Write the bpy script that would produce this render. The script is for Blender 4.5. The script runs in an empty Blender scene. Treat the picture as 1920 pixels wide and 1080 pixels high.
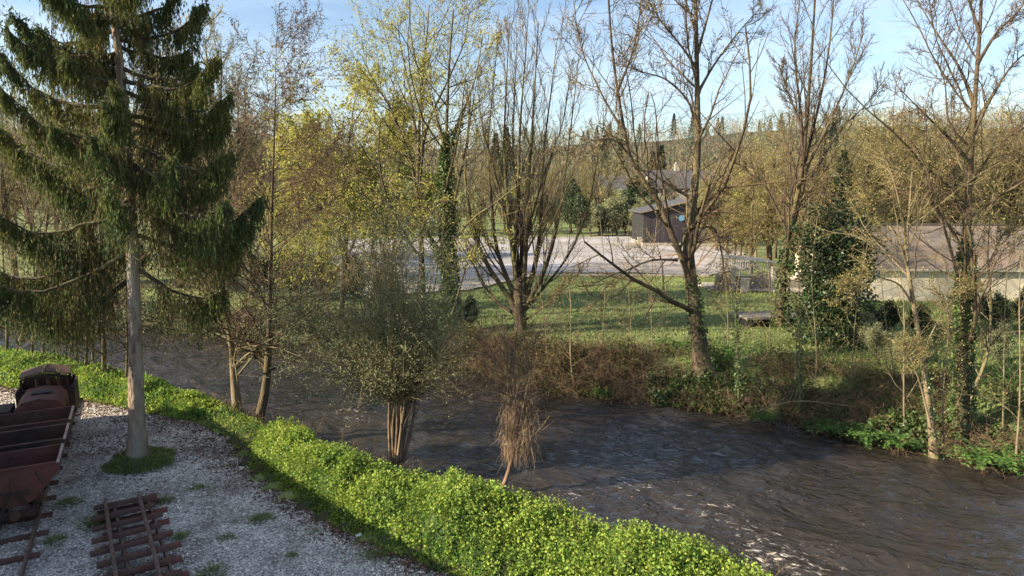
import bpy, math, random
import numpy as np
from math import radians as R, sin, cos, tan, pi, atan2, sqrt

# ------------------------------------------------------------------ camera, sky, sun, exposure
scene = bpy.context.scene
COL = scene.collection
PITCH = R(8.4); CAMZ = 6.5; F = 1280.0
cam_d = bpy.data.cameras.new('camera'); cam = bpy.data.objects.new('camera', cam_d); COL.objects.link(cam)
cam.location = (0, 0, CAMZ); cam.rotation_euler = (R(90) - PITCH, 0, 0)
cam_d.sensor_width = 36; cam_d.lens = 24; cam_d.clip_start = .1; cam_d.clip_end = 3000
scene.camera = cam
SUN_AZ = R(253); SUN_EL = R(25)          # clockwise from +Y
world = bpy.data.worlds.new('World'); scene.world = world; world.use_nodes = True
wn = world.node_tree; bg = wn.nodes['Background']
sky = wn.nodes.new('ShaderNodeTexSky'); sky.sky_type = 'NISHITA'; sky.sun_disc = False
sky.sun_elevation = SUN_EL; sky.sun_rotation = SUN_AZ; sky.air_density = 1.0; sky.dust_density = 1.2; sky.ozone_density = 2.0
# thin high cirrus
tc = wn.nodes.new('ShaderNodeTexCoord'); mp = wn.nodes.new('ShaderNodeMapping'); mp.inputs['Scale'].default_value = (1.2, 3.0, 7.0)
mp.inputs['Rotation'].default_value = (0, .5, .4)
nz = wn.nodes.new('ShaderNodeTexNoise'); nz.inputs['Scale'].default_value = 1.6; nz.inputs['Detail'].default_value = 8; nz.inputs['Roughness'].default_value = .62
rp = wn.nodes.new('ShaderNodeMapRange'); rp.inputs['From Min'].default_value = .42; rp.inputs['From Max'].default_value = .8
rp.inputs['To Max'].default_value = .4
mx = wn.nodes.new('ShaderNodeMix'); mx.data_type = 'RGBA'
wn.links.new(tc.outputs['Generated'], mp.inputs['Vector']); wn.links.new(mp.outputs[0], nz.inputs['Vector'])
wn.links.new(nz.outputs[0], rp.inputs['Value']); wn.links.new(rp.outputs[0], mx.inputs['Factor'])
wn.links.new(sky.outputs[0], mx.inputs['A']); mx.inputs['B'].default_value = (6.6, 6.8, 7.2, 1)
wn.links.new(mx.outputs['Result'], bg.inputs['Color']); bg.inputs['Strength'].default_value = .088
sun_d = bpy.data.lights.new('sun', 'SUN'); sun_d.energy = 5.0; sun_d.angle = R(.5); sun_d.color = (1, .86, .64)
sun = bpy.data.objects.new('sun', sun_d); COL.objects.link(sun); sun.location = (-60, -40, 40)
sun.rotation_euler = (R(90) - SUN_EL, 0, pi - SUN_AZ)
scene.view_settings.view_transform = 'Standard'; scene.view_settings.look = 'None'
scene.view_settings.gamma = 1; scene.view_settings.exposure = 1.38
scene.cycles.max_bounces = 6; scene.cycles.transparent_max_bounces = 6
scene.cycles.diffuse_bounces = 3; scene.cycles.glossy_bounces = 2; scene.cycles.transmission_bounces = 3

# ------------------------------------------------------------------ photograph measures -> places
def ray(px, py):
    a = (px - 960) / F; b = (540 - py) / F
    return np.array([a, cos(PITCH) + b * sin(PITCH), -sin(PITCH) + b * cos(PITCH)])
def gnd(px, py, z=0.0):
    d = ray(px, py); t = (z - CAMZ) / d[2]
    return np.array([d[0] * t, d[1] * t, z])
def wall(px, py, Y):
    d = ray(px, py); t = Y / d[1]
    return np.array([d[0] * t, Y, CAMZ + d[2] * t])
WATER = -1.2
near_px = [(-700, 600), (-200, 640), (0, 665), (130, 690), (230, 712), (400, 775), (480, 806), (600, 866), (740, 908), (940, 972), (1100, 1030), (1300, 1104), (1540, 1190), (1900, 1340), (2600, 1560)]
far_px = [(-900, 585), (-300, 600), (0, 612), (300, 622), (600, 648), (780, 672), (860, 697), (900, 706), (1030, 738), (1100, 746), (1300, 768), (1500, 806), (1700, 850), (1900, 893), (2300, 960), (3000, 1040)]
hedge_px = [(-700, 660), (-200, 712), (0, 722), (130, 742), (250, 766), (370, 792), (430, 824), (478, 882), (560, 938), (640, 988), (720, 1024), (830, 1068), (960, 1114), (1200, 1195), (1600, 1330), (2400, 1560)]
NP = np.array([gnd(x, y, WATER)[:2] for x, y in near_px]); FP = np.array([gnd(x, y, WATER)[:2] for x, y in far_px]); HP = np.array([gnd(x, y, 0)[:2] for x, y in hedge_px])
def yn(x): return np.interp(x, NP[:, 0], NP[:, 1])
def yf(x): return np.interp(x, FP[:, 0], FP[:, 1])
def yh(x): return np.interp(x, HP[:, 0], HP[:, 1])
def hsh(i, j, s):
    v = np.sin(i * 127.1 + j * 311.7 + s * 74.7) * 43758.5453
    return v - np.floor(v)
def vnoise(x, y, s=0):
    i = np.floor(x); j = np.floor(y); u = x - i; v = y - j
    u = u * u * (3 - 2 * u); v = v * v * (3 - 2 * v)
    return (hsh(i, j, s) * (1 - u) + hsh(i + 1, j, s) * u) * (1 - v) + (hsh(i, j + 1, s) * (1 - u) + hsh(i + 1, j + 1, s) * u) * v
def fbm(x, y, o=4, s=0):
    a = .5; t = 0
    for k in range(o):
        t = t + a * vnoise(x, y, s + k); x = x * 2.03 + 3.1; y = y * 2.03 + 1.7; a *= .5
    return t
def sst(a, b, x):
    t = np.clip((x - a) / (b - a), 0, 1); return t * t * (3 - 2 * t)
_ba_x = np.array([gnd(p, 760, 0)[0] for p in (-300, 0, 290)] + [gnd(375, 795, 0)[0], gnd(455, 850, 0)[0], gnd(520, 880, 0)[0], 1.0, 8.0])
_ba_v = np.array([.3, .3, .26, .05, .06, .5, .44, .5])
def hill(x, y):
    t = sst(118, 430, y + .12 * x)
    z = 31 * t + 5 * t * (fbm(x / 90, y / 90, 3, 5) - .5) * 2
    r = sst(60, 190, x) * sst(75, 230, y) * 9
    l = sst(60, 200, -x) * sst(90, 300, y) * 12
    return z + r + l
def ground_z(x, y):
    x = np.asarray(x, float); y = np.asarray(y, float)
    n = yn(x); f = yf(x); h = yh(x)
    u = (y - h) / np.maximum(n - h, .4)
    A = np.interp(x, _ba_x, _ba_v)
    berm = A * sst(0, .22, u) * (1 - sst(.32, .62, u))
    drop = -1.35 * sst(.42, 1.0, u)
    znear = np.where(u < 0, 0, berm + drop)
    df = (y - f) * .88
    w = np.interp(x, [-20, 2, 6, 14], [2.0, 1.6, 3.2, 5.0])
    zfar = -1.35 + (1.35 + .0) * sst(0, 1, df / w) ** .8
    zfar = zfar + .12 * (fbm(x / 6, y / 6, 3, 2) - .5) * sst(0, 3, df) * (1 - sst(90, 120, y))
    zf2 = zfar + hill(x, y)
    mid = -1.35 - .6 * sst(0, 1.2, y - n) * sst(0, 1.2, f - y)
    return np.where(y < n, znear, np.where(y < f, mid, zf2))

# ------------------------------------------------------------------ materials
def mat(name, c1, c2=None, scale=3.0, rough=.85, bump=0.0, bscale=None, detail=5, trans=0.0, island=0.0, stretch=None, spec=.3, metal=0.0, lo=.35, hi=.65, c3=None, coat=0):
    m = bpy.data.materials.new(name); m.use_nodes = True; nt = m.node_tree; N = nt.nodes; L = nt.links
    b = N['Principled BSDF']; b.inputs['Roughness'].default_value = rough; b.inputs['Specular IOR Level'].default_value = spec
    b.inputs['Metallic'].default_value = metal
    c2 = c2 or tuple(v * .6 for v in c1)
    tc = N.new('ShaderNodeTexCoord'); vec = tc.outputs['Object']
    if stretch:
        mp = N.new('ShaderNodeMapping'); mp.inputs['Scale'].default_value = stretch; L.new(vec, mp.inputs['Vector']); vec = mp.outputs[0]
    nz = N.new('ShaderNodeTexNoise'); nz.inputs['Scale'].default_value = scale; nz.inputs['Detail'].default_value = detail; L.new(vec, nz.inputs['Vector'])
    rp = N.new('ShaderNodeMapRange'); rp.inputs['From Min'].default_value = lo; rp.inputs['From Max'].default_value = hi; L.new(nz.outputs[0], rp.inputs['Value'])
    mx = N.new('ShaderNodeMix'); mx.data_type = 'RGBA'; L.new(rp.outputs[0], mx.inputs['Factor'])
    mx.inputs['A'].default_value = (*c1, 1); mx.inputs['B'].default_value = (*c2, 1); out = mx.outputs['Result']
    if c3:
        n3 = N.new('ShaderNodeTexNoise'); n3.inputs['Scale'].default_value = scale * .23; n3.inputs['Detail'].default_value = 3; L.new(vec, n3.inputs['Vector'])
        r3 = N.new('ShaderNodeMapRange'); r3.inputs['From Min'].default_value = .45; r3.inputs['From Max'].default_value = .65; L.new(n3.outputs[0], r3.inputs['Value'])
        m3 = N.new('ShaderNodeMix'); m3.data_type = 'RGBA'; L.new(r3.outputs[0], m3.inputs['Factor']); L.new(out, m3.inputs['A']); m3.inputs['B'].default_value = (*c3, 1)
        out = m3.outputs['Result']
    if island:
        g = N.new('ShaderNodeNewGeometry'); ml = N.new('ShaderNodeMapRange'); ml.inputs['To Min'].default_value = 1 - island; ml.inputs['To Max'].default_value = 1 + island
        L.new(g.outputs['Random Per Island'], ml.inputs['Value'])
        hs = N.new('ShaderNodeHueSaturation'); L.new(out, hs.inputs['Color']); L.new(ml.outputs[0], hs.inputs['Value'])
        mh = N.new('ShaderNodeMapRange'); mh.inputs['To Min'].default_value = .5 - .035 * island * 2; mh.inputs['To Max'].default_value = .5 + .03 * island * 2
        wn_ = N.new('ShaderNodeTexWhiteNoise'); wn_.noise_dimensions = '1D'; L.new(g.outputs['Random Per Island'], wn_.inputs['W']); L.new(wn_.outputs['Value'], mh.inputs['Value'])
        L.new(mh.outputs[0], hs.inputs['Hue']); out = hs.outputs[0]
    L.new(out, b.inputs['Base Color'])
    if bump:
        nb = N.new('ShaderNodeTexNoise'); nb.inputs['Scale'].default_value = bscale or scale * 2; nb.inputs['Detail'].default_value = 6; L.new(vec, nb.inputs['Vector'])
        bp = N.new('ShaderNodeBump'); bp.inputs['Strength'].default_value = .8; bp.inputs['Distance'].default_value = bump
        L.new(nb.outputs[0], bp.inputs['Height']); L.new(bp.outputs[0], b.inputs['Normal'])
    if trans:
        t = N.new('ShaderNodeBsdfTranslucent'); L.new(out, t.inputs['Color']); ms = N.new('ShaderNodeMixShader'); ms.inputs[0].default_value = trans
        L.new(b.outputs[0], ms.inputs[1]); L.new(t.outputs[0], ms.inputs[2]); L.new(ms.outputs[0], N['Material Output'].inputs['Surface'])
    return m
bark_st = (1, 1, .25)
M = dict(
    grass=mat('grass_ground', (.22, .25, .085), (.13, .165, .055), 1.4, bump=.05, bscale=14, c3=(.13, .15, .05)),
    blades=mat('grass_blades', (.23, .27, .08), (.12, .17, .055), .8, trans=.35, island=.45),
    soil=mat('bank_soil', (.055, .04, .026), (.03, .03, .016), 3, bump=.06, bscale=8, c3=(.05, .065, .02)),
    stone=mat('pebble_stone', (.62, .58, .52), (.42, .39, .34), 2, island=.75),
    litter=mat('leaf_litter', (.17, .09, .05), (.09, .05, .03), 3, island=.5),
    lot=mat('gravel_lot', (.34, .31, .285), (.24, .22, .205), .6, bump=.01, bscale=20, c3=(.42, .40, .42)),
    path=mat('path_gravel', (.50, .43, .36), (.4, .34, .28), .8, bump=.01, bscale=20),
    bark_grey=mat('bark_spruce', (.36, .28, .205), (.12, .088, .066), 9, bump=.05, bscale=22, stretch=bark_st, c3=(.30, .26, .21)),
    bark_dark=mat('bark_dark', (.085, .058, .04), (.035, .026, .02), 8, bump=.03, bscale=20, stretch=bark_st, c3=(.13, .12, .05)),
    bark_brown=mat('bark_brown', (.10, .072, .048), (.045, .032, .023), 8, bump=.03, bscale=20, stretch=bark_st, c3=(.13, .105, .05)),
    bark_pale=mat('bark_pale', (.23, .18, .115), (.12, .09, .055), 6, bump=.02, bscale=24, stretch=bark_st, c3=(.18, .16, .08)),
    twig_dark=mat('twig_dark', (.13, .09, .06), (.08, .055, .038), 2),
    twig_brown=mat('twig_brown', (.17, .115, .066), (.09, .062, .038), 1.5, island=.3),
    twig_gold=mat('twig_gold', (.20, .165, .07), (.095, .08, .038), 1.5, island=.3),
    twig_red=mat('twig_red', (.16, .112, .07), (.085, .064, .042), 1.5, island=.3),
    needle=mat('spruce_needle', (.085, .115, .032), (.045, .07, .026), 1.2, trans=.3, island=.5, c3=(.12, .13, .03)),
    needle_in=mat('spruce_strand', (.24, .19, .08), (.14, .125, .05), 2, trans=.35, island=.4),
    yellow=mat('yellow_leaf', (.46, .43, .11), (.33, .34, .09), .5, trans=.5, island=.35),
    bud=mat('bud_leaf', (.42, .38, .12), (.26, .22, .09), .8, trans=.45, island=.4),
    willow=mat('willow_leaf', (.36, .37, .20), (.26, .28, .15), 1, trans=.45, island=.22),
    ivy=mat('ivy_leaf', (.09, .14, .035), (.045, .08, .025), 2, trans=.15, island=.5, rough=.45, spec=.5),
    evergreen=mat('evergreen_leaf', (.05, .085, .025), (.025, .045, .018), 1, trans=.15, island=.5, rough=.5, spec=.4),
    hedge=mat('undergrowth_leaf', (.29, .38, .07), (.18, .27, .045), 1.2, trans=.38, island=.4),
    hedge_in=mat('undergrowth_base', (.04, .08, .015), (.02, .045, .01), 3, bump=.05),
    nettle=mat('nettle_leaf', (.22, .36, .07), (.13, .23, .045), 1.2, trans=.4, island=.5),
    bramble2=mat('darker_leaf', (.16, .26, .05), (.10, .17, .035), 1.2, trans=.3, island=.5),
    bramble=mat('bramble_leaf', (.11, .12, .035), (.055, .07, .022), 1.5, trans=.3, island=.5),
    fern=mat('fern_leaf', (.10, .19, .04), (.055, .12, .03), 1.5, trans=.35, island=.4),
    deadstem=mat('dead_stem', (.20, .135, .075), (.10, .07, .042), 1.5, island=.4),
    vine=mat('vine_stem', (.27, .19, .12), (.13, .092, .06), 3, island=.35),
    rust=mat('rusty_steel', (.11, .06, .043), (.06, .034, .027), 5, rough=.75, bump=.006, bscale=30, c3=(.11, .05, .04)),
    rust_red=mat('red_rust', (.13, .055, .045), (.075, .036, .032), 4, rough=.8, bump=.006, bscale=25, c3=(.17, .06, .045)),
    rust_dark=mat('dark_rust', (.05, .032, .028), (.025, .018, .017), 5, rough=.8, bump=.006, bscale=25, c3=(.09, .045, .03)),
    litrim=mat('sunlit_rim_paint', (.42, .36, .31), (.25, .16, .12), 6, rough=.6),  # pale colour stands in for sunlight catching the tub side rims, with browner mottling
    rail=mat('rail_steel', (.20, .13, .095), (.11, .07, .05), 8, rough=.6, metal=.2),
    slate=mat('slate_roof', (.10, .095, .1), (.065, .062, .066), 3, rough=.6, bump=.01),
    purple=mat('stained_board', (.055, .047, .055), (.032, .028, .034), 3, island=.2, stretch=(1, 1, .1)),
    render=mat('cream_render', (.68, .60, .45), (.58, .51, .38), 1, bump=.004, bscale=12, c3=(.42, .38, .29)),
    corrugated=mat('corrugated_sheet', (.115, .10, .09), (.07, .062, .056), 1.2, rough=.65, c3=(.13, .10, .085)),
    corrugated2=mat('corrugated_sheet_rusty', (.15, .115, .095), (.09, .07, .06), 1.2, rough=.7),
    pale_stone=mat('pale_stone', (.42, .38, .31), (.29, .26, .21), 3, bump=.02, bscale=9),
    dark_stone=mat('dark_stone', (.20, .18, .16), (.11, .1, .09), 3, bump=.02, bscale=9),
    metal=mat('galvanised_metal', (.42, .44, .44), (.3, .32, .32), 5, rough=.45, metal=.6),
    black=mat('black_iron', (.03, .03, .032), (.02, .02, .02), 5, rough=.6),
    terracotta=mat('terracotta', (.50, .22, .12), (.38, .17, .1), 5, bump=.004),
    white=mat('white_paint', (.78, .77, .74), (.65, .64, .6), 3),
    blue=mat('blue_enamel', (.12, .30, .45), (.10, .25, .4), 3),
    glass=mat('window_glass', (.03, .04, .05), (.02, .03, .04), 2, rough=.08, spec=.8),
    wood=mat('grey_wood', (.27, .22, .17), (.17, .135, .105), 4, stretch=(1, 1, .1)),
    conifer=mat('conifer_leaf', (.035, .06, .03), (.02, .04, .02), .5, trans=.1, island=.4),
    far_twig=mat('far_twig', (.26, .205, .12), (.17, .14, .08), .06, island=.2, c3=(.19, .19, .09)),
    far_green=mat('far_green', (.06, .085, .035), (.04, .055, .025), .05, island=.4),
)
# gravel of the yard: pale chips, darker dirt and moss patches
def gravel_mat():
    m = bpy.data.materials.new('yard_gravel'); m.use_nodes = True; nt = m.node_tree; N = nt.nodes; L = nt.links; b = N['Principled BSDF']
    b.inputs['Roughness'].default_value = .9
    tc = N.new('ShaderNodeTexCoord')
    vo = N.new('ShaderNodeTexVoronoi'); vo.inputs['Scale'].default_value = 25; L.new(tc.outputs['Object'], vo.inputs['Vector'])
    bw = N.new('ShaderNodeSeparateColor'); L.new(vo.outputs['Color'], bw.inputs[0])
    cr = N.new('ShaderNodeValToRGB'); e = cr.color_ramp.elements
    e[0].position = 0; e[0].color = (.20, .18, .155, 1); e[1].position = 1; e[1].color = (.86, .81, .73, 1)
    k = e.new(.35); k.color = (.42, .39, .35, 1); k = e.new(.75); k.color = (.60, .565, .51, 1)
    L.new(bw.outputs[0], cr.inputs[0])
    n1 = N.new('ShaderNodeTexNoise'); n1.inputs['Scale'].default_value = .9; n1.inputs['Detail'].default_value = 7; n1.inputs['Roughness'].default_value = .68; L.new(tc.outputs['Object'], n1.inputs['Vector'])
    r1 = N.new('ShaderNodeMapRange'); r1.inputs['From Min'].default_value = .45; r1.inputs['From Max'].default_value = .62; r1.inputs['To Max'].default_value = .8; L.new(n1.outputs[0], r1.inputs['Value'])
    mx = N.new('ShaderNodeMix'); mx.data_type = 'RGBA'; L.new(r1.outputs[0], mx.inputs['Factor']); L.new(cr.outputs[0], mx.inputs['A']); mx.inputs['B'].default_value = (.15, .115, .09, 1)
    L.new(mx.outputs['Result'], b.inputs['Base Color'])
    bp = N.new('ShaderNodeBump'); bp.inputs['Distance'].default_value = .035; bp.inputs['Strength'].default_value = 1
    iv = N.new('ShaderNodeMath'); iv.operation = 'MULTIPLY'; iv.inputs[1].default_value = -1; L.new(vo.outputs['Distance'], iv.inputs[0])
    L.new(iv.outputs[0], bp.inputs['Height']); L.new(bp.outputs[0], b.inputs['Normal'])
    return m
M['gravel'] = gravel_mat()
def water_mat():
    m = bpy.data.materials.new('river_water'); m.use_nodes = True; nt = m.node_tree; N = nt.nodes; L = nt.links; b = N['Principled BSDF']
    b.inputs['Roughness'].default_value = .07; b.inputs['IOR'].default_value = 1.33; b.inputs['Specular IOR Level'].default_value = 1.0
    tc = N.new('ShaderNodeTexCoord')
    mp = N.new('ShaderNodeMapping'); mp.inputs['Rotation'].default_value = (0, 0, R(28)); L.new(tc.outputs['Object'], mp.inputs['Vector'])
    sc = N.new('ShaderNodeMapping'); sc.inputs['Scale'].default_value = (.8, 1.5, 1); L.new(mp.outputs[0], sc.inputs['Vector'])
    n1 = N.new('ShaderNodeTexNoise'); n1.inputs['Scale'].default_value = .25; n1.inputs['Detail'].default_value = 4; L.new(sc.outputs[0], n1.inputs['Vector'])
    mx = N.new('ShaderNodeMix'); mx.data_type = 'RGBA'; L.new(n1.outputs[0], mx.inputs['Factor']); mx.inputs['A'].default_value = (.040, .032, .025, 1); mx.inputs['B'].default_value = (.018, .016, .014, 1)
    # foam: streaky noise, where the river breaks
    n2 = N.new('ShaderNodeTexNoise'); n2.inputs['Scale'].default_value = 5.5; n2.inputs['Detail'].default_value = 7; n2.inputs['Roughness'].default_value = .72; n2.inputs['Distortion'].default_value = .9; L.new(sc.outputs[0], n2.inputs['Vector'])
    tot = None
    for px, py, rad, amp in ((1500, 1060, 1.7, .11), (1400, 1010, 1.3, .08), (1180, 905, 1.5, .10), (1330, 950, 1.3, .085), (1075, 925, .9, .10), (660, 770, 1.8, .11), (870, 750, 1.2, .10), (1230, 870, 4.5, .02), (800, 690, 2, .06)):
        c = gnd(px, py, WATER)
        vm = N.new('ShaderNodeVectorMath'); vm.operation = 'DISTANCE'; L.new(tc.outputs['Object'], vm.inputs[0]); vm.inputs[1].default_value = tuple(c)
        rr = N.new('ShaderNodeMapRange'); rr.inputs['From Min'].default_value = 0; rr.inputs['From Max'].default_value = rad; rr.inputs['To Min'].default_value = amp; rr.inputs['To Max'].default_value = 0
        L.new(vm.outputs['Value'], rr.inputs['Value'])
        if tot is None: tot = rr.outputs[0]
        else:
            ad = N.new('ShaderNodeMath'); L.new(tot, ad.inputs[0]); L.new(rr.outputs[0], ad.inputs[1]); tot = ad.outputs[0]
    ad = N.new('ShaderNodeMath'); L.new(tot, ad.inputs[0]); L.new(n2.outputs[0], ad.inputs[1])
    fr = N.new('ShaderNodeMapRange'); fr.inputs['From Min'].default_value = .655; fr.inputs['From Max'].default_value = .76; L.new(ad.outputs[0], fr.inputs['Value'])
    m2 = N.new('ShaderNodeMix'); m2.data_type = 'RGBA'; L.new(fr.outputs[0], m2.inputs['Factor']); L.new(mx.outputs['Result'], m2.inputs['A']); m2.inputs['B'].default_value = (.6, .54, .47, 1)
    L.new(m2.outputs['Result'], b.inputs['Base Color'])
    rr = N.new('ShaderNodeMapRange'); rr.inputs['To Min'].default_value = .04; rr.inputs['To Max'].default_value = .7; L.new(fr.outputs[0], rr.inputs['Value']); L.new(rr.outputs[0], b.inputs['Roughness'])
    n3 = N.new('ShaderNodeTexNoise'); n3.inputs['Scale'].default_value = 2.6; n3.inputs['Detail'].default_value = 3.5; n3.inputs['Roughness'].default_value = .6; n3.inputs['Distortion'].default_value = .6; L.new(sc.outputs[0], n3.inputs['Vector'])
    bp = N.new('ShaderNodeBump'); bp.inputs['Distance'].default_value = .15; bp.inputs['Strength'].default_value = 1; L.new(n3.outputs[0], bp.inputs['Height']); L.new(bp.outputs[0], b.inputs['Normal'])
    return m
M['water'] = water_mat()

# ------------------------------------------------------------------ mesh and object helpers
def link(name, me, parent=None):
    o = bpy.data.objects.new(name, me); COL.objects.link(o)
    if parent: o.parent = parent
    return o
def tag(o, label=None, cat=None, group=None, kind=None):
    if label: o['label'] = label
    if cat: o['category'] = cat
    if group: o['group'] = group
    if kind: o['kind'] = kind
    return o
def empty(name, loc, rz=0, label=None, cat=None, group=None):
    o = link(name, None); o.location = tuple(loc); o.rotation_euler = (0, 0, rz); o.empty_display_size = .3
    return tag(o, label, cat, group)
def mesh_np(name, V, Fs, mats, mi=None, smooth=False):
    """V (n,3); Fs list of (k,m) index arrays, one material index each"""
    me = bpy.data.meshes.new(name)
    V = np.asarray(V, np.float32)
    me.vertices.add(len(V)); me.vertices.foreach_set('co', V.ravel())
    loops = np.concatenate([f.ravel() for f in Fs]).astype(np.int32)
    tot = np.concatenate([np.full(len(f), f.shape[1]) for f in Fs]).astype(np.int32)
    st = np.concatenate([[0], np.cumsum(tot)[:-1]]).astype(np.int32)
    me.loops.add(len(loops)); me.loops.foreach_set('vertex_index', loops)
    me.polygons.add(len(tot)); me.polygons.foreach_set('loop_start', st); me.polygons.foreach_set('loop_total', tot)
    for m in mats: me.materials.append(m)
    if mi: me.polygons.foreach_set('material_index', np.concatenate([np.full(len(f), k) for f, k in zip(Fs, mi)]).astype(np.int32))
    me.polygons.foreach_set('use_smooth', np.full(len(tot), smooth))
    me.update(calc_edges=True)
    return me
def norm(v): return v / np.maximum(np.linalg.norm(v, axis=-1, keepdims=True), 1e-9)
class Geo:
    """collects tubes and leaves as arrays, becomes one mesh"""
    def __init__(s): s.V = []; s.F = []; s.I = []; s.n = 0
    def add(s, V, Fa, k=0):
        s.V.append(V.reshape(-1, 3)); s.F.append(Fa + s.n); s.I.append(k); s.n += V.reshape(-1, 3).shape[0]
    def tubes(s, P, Rd, sides=3, k=0):
        if len(P) == 0: return
        m, n, _ = P.shape
        d = norm(P[:, -1] - P[:, 0] + 1e-6); a = np.where(np.abs(d[:, 2:3]) > .8, np.array([[1., 0, 0]]), np.array([[0, 0, 1.]]))
        u = norm(np.cross(d, a))
        T = np.empty_like(P); T[:, 1:-1] = P[:, 2:] - P[:, :-2]; T[:, 0] = P[:, 1] - P[:, 0]; T[:, -1] = P[:, -1] - P[:, -2]; T = norm(T)
        U = norm(u[:, None] - T * np.sum(u[:, None] * T, -1, keepdims=True)); W = np.cross(T, U)
        an = np.arange(sides) * 2 * pi / sides
        V = P[:, :, None] + Rd[:, :, None, None] * (U[:, :, None] * np.cos(an)[None, None, :, None] + W[:, :, None] * np.sin(an)[None, None, :, None])
        i = np.arange(m)[:, None, None] * n * sides + np.arange(n - 1)[None, :, None] * sides; j = np.arange(sides)[None, None]; j2 = (j + 1) % sides
        Fq = np.stack([i + j, i + j2, i + sides + j2, i + sides + j], -1).reshape(-1, 4)
        s.add(V, Fq, k)
    def leaves(s, C, A, L, W, rng, k=0):
        if len(C) == 0: return
        A = norm(A); S = norm(np.cross(A, rng.normal(size=A.shape))); L = np.broadcast_to(L, (len(C),))[:, None]; W = np.broadcast_to(W, (len(C),))[:, None]
        V = np.stack([C, C + A * L * .45 + S * W * .5, C + A * L, C + A * L * .45 - S * W * .5], 1)
        Fq = np.arange(len(C) * 4).reshape(-1, 4)
        s.add(V, Fq, k)
    def build(s, name, mats, parent=None, smooth=False, origin=(0, 0, 0)):
        if not s.V: return None
        V = np.concatenate(s.V) - np.array(origin)
        me = mesh_np(name, V, s.F, mats if isinstance(mats, list) else [mats], s.I, smooth)
        return link(name, me, parent)
class Box:
    """hard-surface pieces"""
    def __init__(s): s.v = []; s.f = []
    def poly(s, v, f):
        n = len(s.v); s.v += [tuple(map(float, p)) for p in v]; s.f += [tuple(i + n for i in q) for q in f]; return s
    def box(s, c, d, rz=0, ry=0, rx=0):
        from mathutils import Euler, Vector
        e = Euler((rx, ry, rz)).to_matrix(); v = []
        for z in (-.5, .5):
            for y in (-.5, .5):
                for x in (-.5, .5): v.append(Vector(c) + e @ Vector((x * d[0], y * d[1], z * d[2])))
        return s.poly(v, [(0, 2, 3, 1), (4, 5, 7, 6), (0, 1, 5, 4), (2, 6, 7, 3), (0, 4, 6, 2), (1, 3, 7, 5)])
    def prism(s, prof, y0, y1):      # profile in x,z extruded along y
        n = len(prof); v = [(x, y0, z) for x, z in prof] + [(x, y1, z) for x, z in prof]
        f = [tuple(range(n)), tuple(range(2 * n - 1, n - 1, -1))] + [(i, i + n, (i + 1) % n + n, (i + 1) % n) for i in range(n)]
        return s.poly(v, f)
    def tube(s, p, q, r, n=10, r2=None):
        p = np.array(p, float); q = np.array(q, float); d = norm(q - p); a = np.array([0, 0, 1.]) if abs(d[2]) < .9 else np.array([1., 0, 0]); u = norm(np.cross(d, a)); w = np.cross(d, u); r2 = r if r2 is None else r2
        v = [p + r * (u * cos(t) + w * sin(t)) for t in np.arange(n) * 2 * pi / n] + [q + r2 * (u * cos(t) + w * sin(t)) for t in np.arange(n) * 2 * pi / n]
        return s.poly(v, [tuple(range(n)), tuple(range(2 * n - 1, n - 1, -1))] + [(i, i + n, (i + 1) % n + n, (i + 1) % n) for i in range(n)])
    def lathe(s, prof, n=16, c=(0, 0, 0)):
        v = []; f = []
        for r, z in prof:
            for t in np.arange(n) * 2 * pi / n: v.append((c[0] + r * cos(t), c[1] + r * sin(t), c[2] + z))
        for i in range(len(prof) - 1):
            for j in range(n): f.append((i * n + j, i * n + (j + 1) % n, (i + 1) * n + (j + 1) % n, (i + 1) * n + j))
        return s.poly(v, f)
    def build(s, name, m, parent=None, bevel=0.0):
        me = bpy.data.meshes.new(name); me.from_pydata(s.v, [], s.f); me.materials.append(m)
        import bmesh
        b = bmesh.new(); b.from_mesh(me); bmesh.ops.recalc_face_normals(b, faces=b.faces[:])
        if bevel: bmesh.ops.bevel(b, geom=b.edges[:], offset=bevel, segments=1, affect='EDGES')
        b.to_mesh(me); b.free()
        return link(name, me, parent)
def dup(root, loc, rz, sc, label=None, group=None):
    r = root.copy(); COL.objects.link(r); r.location = tuple(loc); r.rotation_euler = (0, 0, rz); r.scale = sc if hasattr(sc, '__len__') else (sc, sc, sc)
    if label: r['label'] = label
    if group: r['group'] = group
    for ch in list(root.children):
        c = ch.copy(); COL.objects.link(c); c.parent = r
        for g in list(ch.children):
            d = g.copy(); COL.objects.link(d); d.parent = c
    return r

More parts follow.
